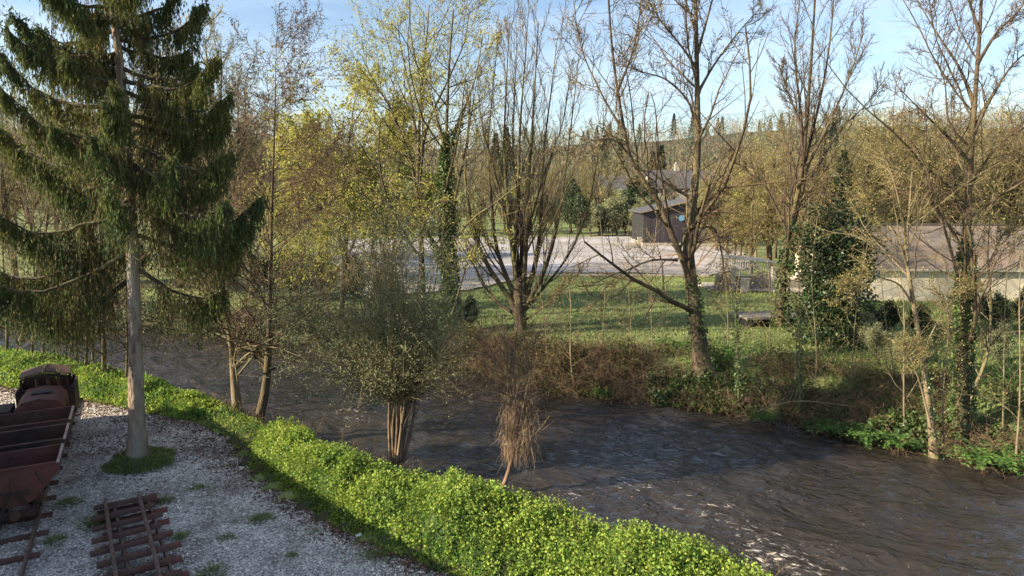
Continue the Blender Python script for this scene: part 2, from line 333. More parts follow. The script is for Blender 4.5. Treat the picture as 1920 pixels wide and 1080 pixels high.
# ------------------------------------------------------------------ growth
def grow(S, D, L, r, n, wander, up, rng, tip=.25, droop=0.0):
    k = len(S); P = np.empty((k, n + 1, 3)); P[:, 0] = S; d = norm(D); st = (L / n)[:, None]
    for i in range(n):
        d = norm(d + rng.normal(size=d.shape) * wander + np.array([0, 0, up - droop * (i / n)]))
        P[:, i + 1] = P[:, i] + d * st
    t = np.linspace(0, 1, n + 1)[None]; Rd = r[:, None] * (1 - (1 - tip) * t)
    return P, Rd
def spawn(P, Rd, per, t0, t1, ang, lmul, rng, rr=.6, taper=.6, tpow=1.0, jit=.25, rmin=.006, Ls=None):
    k, n, _ = P.shape
    seg = np.linalg.norm(P[:, 1:] - P[:, :-1], axis=-1).sum(1)
    t = t0 + (t1 - t0) * ((np.arange(per)[None] + rng.random((k, per))) / per) ** tpow
    f = t * (n - 1); i = np.clip(f.astype(int), 0, n - 2); w = (f - i)[..., None]; kk = np.arange(k)[:, None]
    A = P[kk, i]; B = P[kk, i + 1]; S = A * (1 - w) + B * w; T = norm(B - A)
    rad = Rd[kk, i] * (1 - w[..., 0]) + Rd[kk, i + 1] * w[..., 0]
    q = rng.normal(size=T.shape); q = norm(q - T * np.sum(q * T, -1, keepdims=True))
    a = ang + rng.normal(size=t.shape) * .18
    D = T * np.cos(a)[..., None] + q * np.sin(a)[..., None]
    L = (seg if Ls is None else Ls)[:, None] * lmul * (1 - taper * (t - t0) / max(t1 - t0, 1e-6)) * (1 + rng.normal(size=t.shape) * jit)
    L = np.maximum(L, .12)
    r = np.maximum(rad * rr, rmin)
    return S.reshape(-1, 3), D.reshape(-1, 3), L.ravel(), r.ravel()
def spline(pts, n):
    p = np.array(pts, float); p = np.vstack([2 * p[0] - p[1], p, 2 * p[-1] - p[-2]])
    m = len(p) - 3; out = []
    for t in np.linspace(0, m - 1e-6, n):
        i = int(t); u = t - i; a, b, c, d = p[i], p[i + 1], p[i + 2], p[i + 3]
        out.append(.5 * ((2 * b) + (-a + c) * u + (2 * a - 5 * b + 4 * c - d) * u * u + (-a + 3 * b - 3 * c + d) * u ** 3))
    return np.array(out)
def stem_px(pts, Y, w0, w1, rng=None, dY=0, n=14):
    """a stem that stands at distance Y; pts are photo points, w widths in photo pixels; dY: how far its tip leans away"""
    q = [wall(x, y, Y + dY * i / max(len(pts) - 1, 1)) for i, (x, y) in enumerate(pts)]
    P = spline(q, n); s = Y / F * .5
    t = np.linspace(0, 1, n)
    s = s * .8
    return P, s * (w1 + (w0 - w1) * (1 - t) ** 1.35)
def mk_tree(name, label, cat, base, stems, levels, seed, bark, twig, leaf=None, leafmat=None, ivy=None, group=None, limb_levels=1, trunk_sides=9, flare=True, at_origin=False):
    """levels: dicts per,t0,t1,ang,l,n,wander,up ; leaf: (per twig, length, width, spread, level offset)"""
    rng = np.random.default_rng(seed)
    root = empty(name, (0, 0, 0) if at_origin else base, 0, label, cat, group); org = (0, 0, 0) if at_origin else base
    g = Geo(); Ps = np.array([s[0] for s in stems]); Rs = np.array([s[1] for s in stems])
    if flare:
        t = np.linspace(0, 1, Ps.shape[1]); Rs = Rs * (1 + .5 * np.exp(-t * 22))[None]
    jit = 1 + (rng.random(Rs.shape) - .5) * .12
    g.tubes(Ps, Rs * jit, trunk_sides); g.build('trunk', bark, root, True, org)
    P, Rd = Ps, Rs; allv = []
    gb = Geo(); gt = Geo(); Ls = None
    for li, lv in enumerate(levels):
        S, D, L, r = spawn(P, Rd, lv['per'], lv.get('t0', .2), lv.get('t1', 1), lv.get('ang', .8), lv['l'], rng, rr=lv.get('rr', .55), taper=lv.get('taper', .55), jit=lv.get('jit', .25), rmin=lv.get('rmin', .006))
        if lv.get('flat') is not None: D = D * np.array([1, 1, lv['flat']])
        P, Rd = grow(S, D, L, r, (lv.get('n', 4) if li == 0 else (3 if li == 1 else (2 if base[1] > 1 and base[1] < 26 else 1))), lv.get('wander', .15), lv.get('up', .05), rng, tip=lv.get('tip', .3), droop=lv.get('droop', 0))
        (gb if li < limb_levels else gt).tubes(P, Rd, 5 if li == 0 else 3)
        allv.append(P)
    if levels: gb.build('branches', bark, root, True, org)
    gt.build('crown', twig, root, False, org)
    if leaf:
        per, ll, lw, spread = leaf[:4]; gl = Geo()
        src = allv[-1] if len(leaf) < 5 else allv[leaf[4]]
        k, n, _ = src.shape; i = np.where(rng.random((k, per)) < .6, n - 1, rng.integers(1, n, (k, per))); C = src[np.arange(k)[:, None], i].reshape(-1, 3) + rng.normal(size=(k * per, 3)) * spread
        A = rng.normal(size=C.shape) + np.array([0, 0, .4])
        s = .6 + .8 * rng.random(len(C)); gl.leaves(C, A, ll * s, lw * s, rng); gl.build('foliage', leafmat, root, False, org)
    if ivy:
        gi = Geo()
        for (si, t0, t1, cnt, thick, sz) in ivy:
            P_, R_ = Ps[si], Rs[si]; t = t0 + (t1 - t0) * rng.random(cnt) ** 1.1; f = t * (len(P_) - 1); i = np.clip(f.astype(int), 0, len(P_) - 2); w = (f - i)[:, None]
            c = P_[i] * (1 - w) + P_[i + 1] * w; a = rng.random(cnt) * 2 * pi; o = np.stack([np.cos(a), np.sin(a), np.zeros(cnt)], 1)
            lump = .45 + 1.1 * fbm(c[:, 2] * 2.2 + 50, a * 1.3, 3, seed)
            lump = np.clip(lump * 1.9 - .75, .08, 1.6) if thick > .5 else lump
            rad = (R_[i] + thick * lump * rng.random(cnt) ** .6)[:, None]
            rad = rad * np.clip((t1 - t) / (t1 - t0) * 5, .25, 1)[:, None] if thick < .5 else rad
            gi.leaves(c + o * rad, o * .6 + np.array([0, 0, -.4]) + rng.normal(size=o.shape) * .5, sz * (.6 + .8 * rng.random(cnt)), sz * .9, rng)
        gi.build('ivy', M['evergreen'] if max(q[4] for q in ivy) > .5 else M['ivy'], root, False, org)
    return root
def trunk_up(h, r, seed, lean=(0, 0), n=12, wander=.04, base=(0, 0, 0), tip=.12):
    rng = np.random.default_rng(seed); P, Rd = grow(np.array([base], float), np.array([[lean[0], lean[1], 1.]]), np.array([float(h)]), np.array([float(r)]), n - 1, wander, .03, rng, tip=tip)
    return P[0], Rd[0]

# ================================================================== GROUND AND WATER
def axis(parts):
    a = []
    for lo, hi, st in parts: a.append(np.arange(lo, hi, st))
    return np.concatenate(a + [[parts[-1][1]]])
xs = axis([(-900, -120, 30), (-120, -32, 4), (-32, 30, .5), (30, 120, 4), (120, 900, 30)])
ys = axis([(-40, 4, 4), (4, 48, .45), (48, 120, 2.5), (120, 500, 12), (500, 1200, 60)])
X, Yg = np.meshgrid(xs, ys)
Z = ground_z(X, Yg)
V = np.stack([X, Yg, Z], -1).reshape(-1, 3); nx = len(xs); ny = len(ys)
i = (np.arange(ny - 1)[:, None] * nx + np.arange(nx - 1)[None]).ravel(); Q = np.stack([i, i + 1, i + nx + 1, i + nx], -1)
cx = V[Q].mean(1); df = cx[:, 1] - yf(cx[:, 0])
wsoil = np.interp(cx[:, 0], [-20, 2, 6, 14], [2.4, 1.9, 2.6, 3.0])
soil = (cx[:, 1] > yh(cx[:, 0]) - .1) & (df < wsoil) & (cx[:, 1] < 60)
far = cx[:, 1] > 150
me = mesh_np('ground', V, [Q[~soil & ~far], Q[soil], Q[far]], [M['grass'], M['soil'], M['soil']], [0, 1, 2], True)
tag(link('ground', me), kind='structure')
# gravel yard sheet
gx = np.arange(-40, 11.01, .5); V = []; rr = np.random.default_rng(3)
for t in np.linspace(0, 1, 40): V.append(np.stack([gx, -12 + (yh(gx) + .12 * np.sin(gx * 3.1) + .1 * np.sin(gx * 7.3) + 12) * t, np.full(len(gx), .012)], 1))
V = np.array(V).reshape(-1, 3); n = len(gx); i = (np.arange(39)[:, None] * n + np.arange(n - 1)[None]).ravel()
tag(link('gravel_yard', mesh_np('gravel_yard', V, [np.stack([i, i + 1, i + n + 1, i + n], -1)], [M['gravel']])), kind='structure')
# river
fx = R(-38); dirv = np.array([cos(fx), sin(fx)])
wx = np.arange(-34, 18, .16); rows = 95
N_ = yn(wx) - 1.2; F_ = yf(wx) + 1.5; T = np.linspace(0, 1, rows)
X = np.repeat(wx[None], rows, 0); Yw = N_[None] * (1 - T[:, None]) + F_[None] * T[:, None]
a = X * dirv[0] + Yw * dirv[1]; b = -X * dirv[1] + Yw * dirv[0]
Zw = WATER + .20 * (fbm(a * .55, b * 1.1, 4, 11) - .5) + .20 * (fbm(a * 1.9 + 2 * fbm(a * .4, b * .4, 2, 1), b * 2.6, 3, 23) - .5) + .02 * np.sin(a * 2.4 + 3 * fbm(a * .3, b * .3, 2, 7))
V = np.stack([X, Yw, Zw], -1).reshape(-1, 3); n = len(wx); i = (np.arange(rows - 1)[:, None] * n + np.arange(n - 1)[None]).ravel()
tag(link('river', mesh_np('river', V, [np.stack([i, i + 1, i + n + 1, i + n], -1)], [M['water']], smooth=True)), kind='structure')
for sx, (x0, x1) in (('a', (-300, -34)), ('b', (17.84, 60))):
    wx2 = np.linspace(x0, x1, 14); V = np.concatenate([np.stack([wx2, yn(wx2) - 1.2, np.full(14, WATER)], 1), np.stack([wx2, yf(wx2) + 1.5, np.full(14, WATER)], 1)]); i = np.arange(13)
    tag(link('river', mesh_np('river', V, [np.stack([i, i + 1, i + 15, i + 14], -1)], [M['water']])), kind='structure')
# sheets on the far side
def sheet(name, pts, z, m, edge=.0, kind='structure'):
    """polygon sheet with softly uneven edge"""
    rng = np.random.default_rng(len(pts)); out = []
    for k in range(len(pts)):
        p, q = np.array(pts[k][:2]), np.array(pts[(k + 1) % len(pts)][:2]); L = np.linalg.norm(q - p); m_ = max(1, int(L / 1.0))
        for t in range(m_): out.append(p + (q - p) * t / m_ + (rng.normal(size=2) * edge if edge else 0))
    b = Box(); b.poly([(p[0], p[1], z) for p in out], [tuple(range(len(out)))]); o = b.build(name, m)
    return tag(o, kind=kind)
lot = [gnd(905, 515), gnd(1180, 512), gnd(1330, 518), gnd(1420, 500), gnd(1395, 478), gnd(1380, 466), gnd(1205, 462), gnd(1195, 443), gnd(1000, 445), gnd(860, 447), gnd(640, 450), gnd(600, 480), gnd(640, 530), gnd(800, 525)]
sheet('parking_lot', lot, .075, M['lot'], .12)
sheet('path', [gnd(880, 545), gnd(1010, 516), gnd(900, 512), gnd(700, 528), gnd(640, 560)], .083, M['path'], .1)
sheet('lane', [gnd(1335, 546), gnd(1440, 549), gnd(1640, 552), gnd(1640, 515), gnd(1440, 518), gnd(1370, 527)], .08, M['path'], .08)
sheet('meadow', [gnd(640, 422, 1.5), gnd(790, 422, 1.5), gnd(800, 398, 1.5), gnd(660, 398, 1.5)], 1.5, M['blades'], .3)

# ================================================================== NEAR BANK UNDERGROWTH
rng = np.random.default_rng(8)
def bumps(x, y): return .62 * sst(.25, .75, fbm(x * .95, y * .95, 3, 31)) * .8 + .22 * np.abs(fbm(x * 2.6, y * 2.6, 3, 41) - .4)
def strip(x0, x1, u0, u1, dens, hmul=1.0, seed=1):
    g = np.random.default_rng(seed); n = int((x1 - x0) * dens); x = x0 + (x1 - x0) * g.random(n); u = u0 + (u1 - u0) * g.random(n)
    y = yh(x) + u * (yn(x) - yh(x)); return x, y, u
gx = np.arange(-34, 11, .12); us = np.linspace(-.02, .95, 44); XX = np.repeat(gx[None], len(us), 0); UU = np.repeat(us[:, None], len(gx), 1)
YY = yh(XX) + UU * (yn(XX) - yh(XX)); amp = np.interp(XX, _ba_x, [1, 1, .9, .45, .5, 1, 1, 1])
def hz(x, y, u):
    a = np.interp(x, _ba_x, [.55, .55, .5, .2, .25, 1, .8, .85])
    return ground_z(x, y) + a * bumps(x, y) * sst(-.02, .12, u) * (1 - .5 * sst(.6, 1, u))
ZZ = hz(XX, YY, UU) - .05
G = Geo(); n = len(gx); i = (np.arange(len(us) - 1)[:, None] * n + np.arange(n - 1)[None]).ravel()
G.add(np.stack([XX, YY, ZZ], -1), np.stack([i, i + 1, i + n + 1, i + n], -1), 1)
for (x0, x1, dens, ls) in ((-28, -8.9, 2600, .075), (-8.9, -6.3, 1100, .055), (-6.3, -5.8, 5000, .055), (-5.8, 8.5, 10500, .047)):
    x, y, u = strip(x0, x1, -.03, .88, dens, seed=int(x1 * 10) + 300)
    z = hz(x, y, u) + rng.random(len(x)) * .07 - .02
    e = .25; gxn = -(hz(x + e, y, u) - hz(x - e, y, u)) / (2 * e); gyn = -(hz(x, y + e, u + e / 4) - hz(x, y - e, u - e / 4)) / (2 * e)
    A = np.stack([gxn, gyn, np.full(len(x), .7)], 1) + rng.normal(size=(len(x), 3)) * .65
    s = .55 + .9 * rng.random(len(x))
    kind = fbm(x * 1.7 + 4, y * 1.7, 3, 61) + .16 * rng.random(len(x))
    for kk, sel, lm, wm in ((0, kind < .60, 1.0, .75), (2, (kind >= .60) & (kind < .70), 1.5, .32), (3, kind >= .70, 1.25, .9)):
        G.leaves(np.stack([x, y, z], 1)[sel], A[sel] + (np.array([0, 0, .8]) if kk == 2 else 0), (ls * s * lm)[sel], (ls * wm * s)[sel], rng, kk)
# taller nettle-like sprigs on the crest
x, y, u = strip(-6.2, 8, .02, .6, 300, seed=77); z = hz(x, y, u)
for k in range(7):
    hh = .03 + .035 * k
    C = np.stack([x, y, z + hh], 1) + rng.normal(size=(len(x), 3)) * .02
    G.leaves(C, rng.normal(size=C.shape) * [1, 1, .35] + [0, 0, .35], .075 * (1 - k * .07), .045, rng, 0)
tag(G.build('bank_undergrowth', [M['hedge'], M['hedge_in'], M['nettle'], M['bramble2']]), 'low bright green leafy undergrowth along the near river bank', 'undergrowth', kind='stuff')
g = Geo(); x, y, u = strip(-9.5, 4, .35, .9, 55, seed=9); z = ground_z(x, y) + .1; n = len(x)
P, Rd = grow(np.stack([x, y, z], 1), rng.normal(size=(n, 3)) * .5 + [0, 0, 1], .2 + .5 * rng.random(n) ** 2, np.full(n, .006), 5, .16, 0, rng, droop=.3); g.tubes(P, Rd, 3)
S, D, L, r_ = spawn(P, Rd, 4, .3, 1, .7, .35, rng, rmin=.004); P, Rd = grow(S, D, L, r_, 3, .2, 0, rng); g.tubes(P, Rd, 3)
tag(g.build('dry_stems', M['deadstem']), 'dry brown weed stems between the green undergrowth and the river', 'dry stems', kind='stuff')
# dead leaf litter at the foot of the undergrowth
g = Geo(); x = -24 + 28 * rng.random(9000); y = yh(x) - np.abs(rng.normal(size=9000)) * np.interp(x, [-12, -8, -5, -3], [.6, .9, .4, .25]) - .02
near_sp = rng.random(9000) < .0
g.leaves(np.stack([x, y, np.full(9000, .02) + rng.random(9000) * .02], 1), rng.normal(size=(9000, 3)) * [1, 1, .25], .06, .04, rng)
c0 = gnd(170, 810); n = 9000; x = c0[0] + rng.normal(size=n) * 3.0; y = c0[1] + rng.normal(size=n) * 2.2; kk = fbm(x * 1.3, y * 1.3, 4, 6) > .47; x, y = x[kk], y[kk]; ok = y < yh(x); x, y = x[ok], y[ok]
g.leaves(np.stack([x, y, .02 + rng.random(len(x)) * .02], 1), rng.normal(size=(len(x), 3)) * [1, 1, .25], .055, .035, rng)
tag(g.build('leaf_litter', M['litter']), 'brown dead leaves scattered on the gravel beside the undergrowth', 'leaf litter', kind='stuff')
# loose stones
def stones(n, seed):
    g = np.random.default_rng(seed); t = g.random(n) ** 1.3; py = 1120 - 330 * t; px = g.random(n) * 900 - 20
    d = np.array([gnd(a, b, 0) for a, b in zip(px, py)]); ok = d[:, 1] < yh(d[:, 0]) - .05; d = d[ok]; n = len(d)
    base = np.array([[1, 0, 0], [0, 1, 0], [-1, 0, 0], [0, -1, 0], [0, 0, .7], [0, 0, -.5]], float); s = (.011 + .016 * g.random(n) ** 2)[:, None, None]
    V = d[:, None] + base[None] * s * (.7 + .6 * g.random((n, 6, 1))) + [0, 0, .016]
    a = g.random(n) * 6.28; c_, s_ = np.cos(a)[:, None], np.sin(a)[:, None]; W = V - d[:, None]; V = d[:, None] + np.stack([W[..., 0] * c_ - W[..., 1] * s_, W[..., 0] * s_ + W[..., 1] * c_, W[..., 2]], -1)
    T = np.array([[0, 1, 4], [1, 2, 4], [2, 3, 4], [3, 0, 4]]); Fa = (np.arange(n)[:, None, None] * 6 + T[None]).reshape(-1, 3)
    return link('gravel_stones', mesh_np('gravel_stones', V.reshape(-1, 3), [Fa], [M['stone']]))
tag(stones(26000, 5), 'loose pale gravel stones of the yard', 'gravel', kind='stuff')
# weed tufts on the gravel
def tuft(px, py, r, h, n, label, seed, m='hedge', low=False):
    g = np.random.default_rng(seed); c = gnd(px, py); G = Geo(); p = g.normal(size=(n, 2)) * r * .5
    C = np.concatenate([p, np.full((n, 1), .015)], 1); A = np.concatenate([p * 1.5 + g.normal(size=(n, 2)) * .25 * (3 if low else 1) * .3, np.full((n, 1), h * (.4 if low else 1))], 1)
    L = h * (.5 + .7 * g.random(n)); G.leaves(C + (np.stack([np.zeros(n), np.zeros(n), g.random(n) * h * .6], 1) if low else 0), A, L if not low else .07, (.012 if not low else .05), g)
    o = G.build('weed_tuft', M[m]); o.location = tuple(c); return tag(o, label, 'weed', 'weed tufts growing through the gravel')
tuft(492, 974, .22, .10, 420, 'grass tuft alone in the middle of the gravel, right of the rails', 1, 'blades')
tuft(372, 915, .20, .07, 300, 'sparse weed patch on gravel right of the spruce', 2, 'blades')
tuft(425, 1010, .12, .08, 160, 'tiny weed tuft on gravel below the middle grass tuft', 3, 'blades')
tuft(546, 1044, .10, .08, 130, 'tiny weed tuft near the bottom edge of the gravel', 4, 'blades')
tuft(708, 1042, .28, .10, 520, 'wide weed patch beside the undergrowth at the bottom of the photo', 5, 'blades')
tuft(338, 1010, .12, .12, 180, 'grass tuft touching the right ends of the stacked sleepers', 6, 'blades')
tuft(308, 942, .15, .11, 220, 'grass tuft just behind the stacked track panels', 7, 'blades')
tuft(128, 945, .22, .12, 300, 'dark grass tuft between the first skip wagon and the stacked track', 8, 'blades')
tuft(104, 1016, .16, .12, 220, 'grass tuft beside the rail in front of the skip wagons', 9, 'blades')
tuft(398, 1076, .22, .14, 300, 'grass tuft at the bottom edge right of the stacked track', 10, 'blades')
tuft(186, 985, .25, .22, 380, 'taller weeds growing out of the left side of the stacked track', 11, 'blades')
tuft(590, 1000, .15, .05, 140, 'flat weed patch on gravel close to the undergrowth', 12, 'blades')
tuft(430, 875, .22, .05, 200, 'flat weed patch on gravel near the end of the undergrowth', 13, 'blades')
# ring of weeds at the foot of the spruce
c = gnd(262, 868); G = Geo(); n = 4200; a = rng.random(n) * 2 * pi; rr = np.sqrt(rng.random(n)); lump = .8 + .5 * fbm(np.cos(a) * 2 + 9, np.sin(a) * 2 + 9, 3, 3)
lump = .45 + 1.1 * fbm(np.cos(a) * 2 + 9, np.sin(a) * 2 + 9, 4, 3); rr = rr ** .8; x = np.cos(a) * rr * .85 * lump; y = np.sin(a) * rr * .68 * lump; z = .03 + .12 * (1 - rr ** 2) * fbm(x * 4, y * 4, 2, 5) + .05 * rng.random(n)
G.leaves(np.stack([x, y, z], 1), rng.normal(size=(n, 3)) * .6 + [0, 0, .8], .10, .022, rng)
o = G.build('weed_ring', M['blades']); o.location = tuple(c); tag(o, 'ring of dark green weeds around the foot of the spruce', 'weeds')
b = Box(); b.box((0, 0, .03), (.11, .07, .05), .4); b.box((.03, .01, .06), (.05, .05, .03), .9); o = b.build('white_stone', M['white'], None, .008); o.location = tuple(gnd(672, 1008)); tag(o, 'small white stone lying on the gravel against the undergrowth', 'stone')

# ================================================================== SPRUCE
def spruce():
    rng = np.random.default_rng(21); Y = 15.7
    base = wall(258, 862, Y); base[2] = 0
    P, Rd = stem_px([(258, 868), (256, 760), (253, 620), (246, 420), (232, 200), (212, 0), (200, -180), (194, -330)], Y, 43, 9, n=26)
    Rd = Rd * (1 + .6 * np.exp(-np.linspace(0, 1, 26) * 30)) * (1 + .05 * (np.random.default_rng(2).random(26) - .5)); P[0, 2] = -.1
    root = empty('spruce_tree', base, 0, 'big dark spruce with drooping branches standing on the gravel', 'tree')
    g = Geo(); g.tubes(P[None], Rd[None], 14); g.build('trunk', M['bark_grey'], root, True, base)
    # second leader of the upper crown
    top = P[-1, 2]; gb = Geo(); gn = Geo(); gs = Geo()
    H0 = 4.6; spec = []
    hand = [(108, 25, 25, -.5), (112, 62, 60, .6), (200, 3, 100, .2), (262, 0, 165, -.7), (300, 3, 240, .4), (390, -10, 400, -.3), (455, -60, 470, .2), (470, -40, 520, -.6),
            (75, 383, 3, .3), (150, 408, 108, -.4), (215, 432, 175, .5), (260, 430, 285, -.5), (395, 487, 372, -.2), (440, 470, 420, .6), (330, 420, 380, -1.0), (500, 420, 545, .3), (520, 60, 560, .7), (40, 340, -40, .3), (30, 70, -60, .4), (-40, 320, -120, 0), (-60, 90, -150, 0)]
    for ys_, tx, ty, dy in hand: spec.append((wall(240, ys_, Y)[2], wall(tx, ty, Y + dy * 1.4)))
    for k in range(40):
        h = H0 + .3 + (top - H0 - .6) * ((k + rng.random()) / 40) ** .7; rel = (h - H0) / (top - H0)
        L = 3.0 * (1 - rel) ** .55 * (.62 + .4 * rng.random()) + .3; a = (k * 2.4 + rng.normal() * .3) if k % 3 else -pi / 2 + rng.normal() * 1.0
        i = np.argmin(abs(P[:, 2] - h)); c = P[i]
        spec.append((h, np.array([c[0] + cos(a) * L, c[1] + sin(a) * L * .8, h + .05 + .25 * rng.random()])))
    S = []; strands = []; tips = []
    for h, tip in spec:
        i = np.clip(np.searchsorted(P[:, 2], h), 1, 25); s = P[i - 1] + (P[i] - P[i - 1]) * (h - P[i - 1, 2]) / (P[i, 2] - P[i - 1, 2])
        d = tip - s; L = np.linalg.norm(d); m1 = s + d * .35 + [0, 0, -.13 * L]; m2 = s + d * .72 + [0, 0, -.17 * L]
        B = spline([s, m1, m2, tip], 12) + rng.normal(size=(12, 3)) * .02; B[0] = s
        S.append((B, np.linspace(.045 + .006 * L, .008, 12)))
        # side branchlets
        nb = int(19 * L); t = .12 + .88 * rng.random(nb) ** .8; f = t * 11; q = np.clip(f.astype(int), 0, 10); w = (f - q)[:, None]; c = B[q] * (1 - w) + B[q + 1] * w; T = norm(B[q + 1] - B[q])
        side = norm(np.cross(T, [0, 0, 1.])) * np.where(rng.random(nb) < .5, 1, -1)[:, None]
        D = T * .7 + side * .8; Lb = (.16 + .30 * (1 - t)) * (.6 + .6 * rng.random(nb)) * (.6 + .14 * L)
        Pb, Rb = grow(c, D, Lb, np.full(nb, .011), 4, .08, .02, rng, droop=.35); gb.tubes(Pb, Rb, 3)
        strands.append((Pb, t, L)); strands.append((np.stack([B[q], c, c, c, B[q + 1]], 1), t, L))
        tips.append(B[-3:])
    gb.tubes(np.array([s[0] for s in S]), np.array([s[1] for s in S]), 6)
    for Pb, t, L in strands:
        k = len(Pb); per = 5; idx = rng.integers(1, 5, (k, per)); c = Pb[np.arange(k)[:, None], idx].reshape(-1, 3) + rng.normal(size=(k * per, 3)) * .02
        tt = np.repeat(t, per); Lh = (.34 + .8 * rng.random(k * per) ** 1.4) * (1.05 - .7 * tt ** 3) * (.75 + .1 * L) * np.interp(c[:, 2], [4, 6.5, 9], [1.45, 1.15, .9])
        Ph, Rh = grow(c, rng.normal(size=c.shape) * .35 + [0, 0, -1], Lh, np.full(len(c), .007), 5, .06, -.25, rng)
        inner = rng.random(len(c)) < np.clip(.75 - .95 * tt, .05, .7); gs.tubes(Ph[inner], Rh[inner] * 1.3, 3)
        for src, dst, m_, sz in ((Ph[~inner], gn, 10, 1.08), (Ph[inner], gs, 7, 1.0)):
            kk = len(src)
            if not kk: continue
            f = rng.random((kk, m_)) * 4.99; q = f.astype(int); w = (f - q)[..., None]; ar = np.arange(kk)[:, None]; cc = (src[ar, q] * (1 - w) + src[ar, q + 1] * w).reshape(-1, 3)
            A = rng.normal(size=cc.shape) * .26 + [0, 0, -1]; dst.leaves(cc, A, .10 * sz, .022 * sz, rng)
    q = rng.integers(2, 16, 90); f = rng.random((90, 1)); c = P[q] * (1 - f) + P[q + 1] * f; a_ = rng.random(90) * 2 * pi      # dead stubs on the stem
    Pd, Rdd = grow(c, np.stack([np.cos(a_), np.sin(a_), np.full(90, -.25)], 1), .25 + .7 * rng.random(90), np.full(90, .012), 4, .12, 0, rng, droop=.3); gb.tubes(Pd, Rdd, 3)
    for tp in tips:      # upturned shoots at the ends
        c = tp[rng.integers(0, 3, 60)] + rng.normal(size=(60, 3)) * .06; gn.leaves(c, rng.normal(size=(60, 3)) * .6 + [0, 0, .35], .13, .035, rng)
    gb.build('branches', M['bark_dark'], root, True, base); gn.build('foliage', M['needle'], root, False, base); gs.build('hanging_strands', M['needle_in'], root, False, base)
spruce()

# ================================================================== HERO TREES
bare = lambda a, b, c, ang=.75, up=.12: [dict(per=a, t0=.25, ang=ang, l=.33, n=6, wander=.12, up=up, rr=.5, rmin=.012), dict(per=b, t0=.15, ang=.75, l=.42, n=4, wander=.16, up=up * .7, rr=.5, rmin=.009), dict(per=c, t0=.1, ang=.8, l=.45, n=3, wander=.2, up=.04, rr=.55, rmin=.0065)]
def base_of(st): b = st[0][0][0].copy(); return b
# pair of trunks on the near bank, left
st = [stem_px([(480, 806), (497, 735), (504, 650), (506, 560), (508, 450), (512, 320), (516, 200), (518, 60)], 19.6, 24, 1, n=16)]
mk_tree('alder_tree', 'tall slender bare alder with level branches on the near bank, its foot curving left', 'tree', base_of(st), st,
        [dict(per=90, t0=.2, t1=1.0, ang=1.15, l=.34, n=7, wander=.07, up=.07, rr=.28, taper=.62), dict(per=12, t0=.12, ang=.7, l=.38, n=4, wander=.16, up=.03, rr=.5, rmin=.009), dict(per=6, t0=.1, ang=.8, l=.45, n=3, wander=.2, up=.02, rmin=.007)], 31, M['bark_brown'], M['twig_brown'], (2, .05, .02, .03), M['litter'])
st = [stem_px([(447, 788), (440, 720), (434, 650), (422, 580), (405, 500), (385, 420)], 19.8, 24, 5, n=14)]
mk_tree('alder_tree', 'shorter leaning trunk left of the tall alder, with pale tangled twigs', 'tree', base_of(st), st,
        [dict(per=32, t0=.22, t1=1, ang=1.15, l=.5, n=7, wander=.14, up=-.01, rr=.35, rmin=.012), dict(per=9, t0=.15, ang=.75, l=.45, n=5, wander=.2, up=.0, rmin=.007), dict(per=6, t0=.1, ang=.8, l=.45, n=3, wander=.2, up=.02, rmin=.005)], 33, M['bark_pale'], M['twig_gold'], (2, .04, .016, .03), M['bud'])
# willow shrub with bundled stems
def willow():
    rng = np.random.default_rng(41); Y = 17.0; base = wall(744, 872, Y); root = empty('willow_bush', base, 0, 'willow with a bundle of pale stems and fine grey green leaves leaning over the river', 'bush')
    g = Geo(); gm = Geo(); gl = Geo(); Ps = []; Rs = []
    for k in range(22):
        a = rng.random() * 2 * pi; o = .16 * sqrt(rng.random()); x = 744 + o * 90 * cos(a) * 1.0
        bx = wall(x, 868 + rng.normal() * 5, Y + o * sin(a)); fx = 750 + (x - 744) * 1.5 + rng.normal() * 4
        p1 = wall(fx, 800, Y + o * sin(a) * .8); p2 = wall(756 + (x - 744) * 2.2, 735, Y + o * sin(a)); tx = 716 + rng.normal() * 92; ty = 505 + rng.normal() * 60; dd = rng.normal() * .9
        p3 = wall(756 + (tx - 756) * .55, 655, Y + dd * .5); p4 = wall(tx, ty, Y + dd)
        Ps.append(spline([bx, p1, p2, p3, p4], 14)); Rs.append(np.linspace(.045, .008, 14))
    Ps = np.array(Ps); Rs = np.array(Rs); g.tubes(Ps, Rs, 5); g.build('trunk', M['vine'], root, True, base)
    S, D, L, r = spawn(Ps, Rs, 26, .4, 1, .85, .36, rng, rmin=.006, taper=.3); P, Rd = grow(S, D, L, r, 5, .14, .07, rng); gm.tubes(P, Rd, 3)
    S, D, L, r = spawn(P, Rd, 7, .1, 1, .6, .6, rng, rmin=.004); P2, Rd2 = grow(S, D, L, r, 3, .15, .06, rng); gm.tubes(P2[:, ::3], Rd2[:, ::3], 3)
    gm.build('crown', M['twig_gold'], root, False, base)
    k = len(P2); per = 10; C = P2[np.arange(k)[:, None], rng.integers(1, 4, (k, per))].reshape(-1, 3) + rng.normal(size=(k * per, 3)) * .05
    gl.leaves(C, rng.normal(size=C.shape) + [0, 0, .5], .055, .02, rng); gl.build('foliage', M['willow'], root, False, base)
    # hanging bramble canes at its left
    gc = Geo(); n = 46; S = np.array([wall(700 + rng.random() * 60, 640 + rng.random() * 80, Y + rng.normal() * .3) for _ in range(n)]); D = np.stack([-.7 + rng.normal(size=n) * .5, rng.normal(size=n) * .5, np.full(n, .2)], 1)
    P, Rd = grow(S, D, 1.2 + rng.random(n) * 1.2, np.full(n, .008), 9, .06, -.10, rng, droop=.25); gc.tubes(P, Rd, 3); gc.build('hanging_canes', M['vine'], root, False, base)
willow()
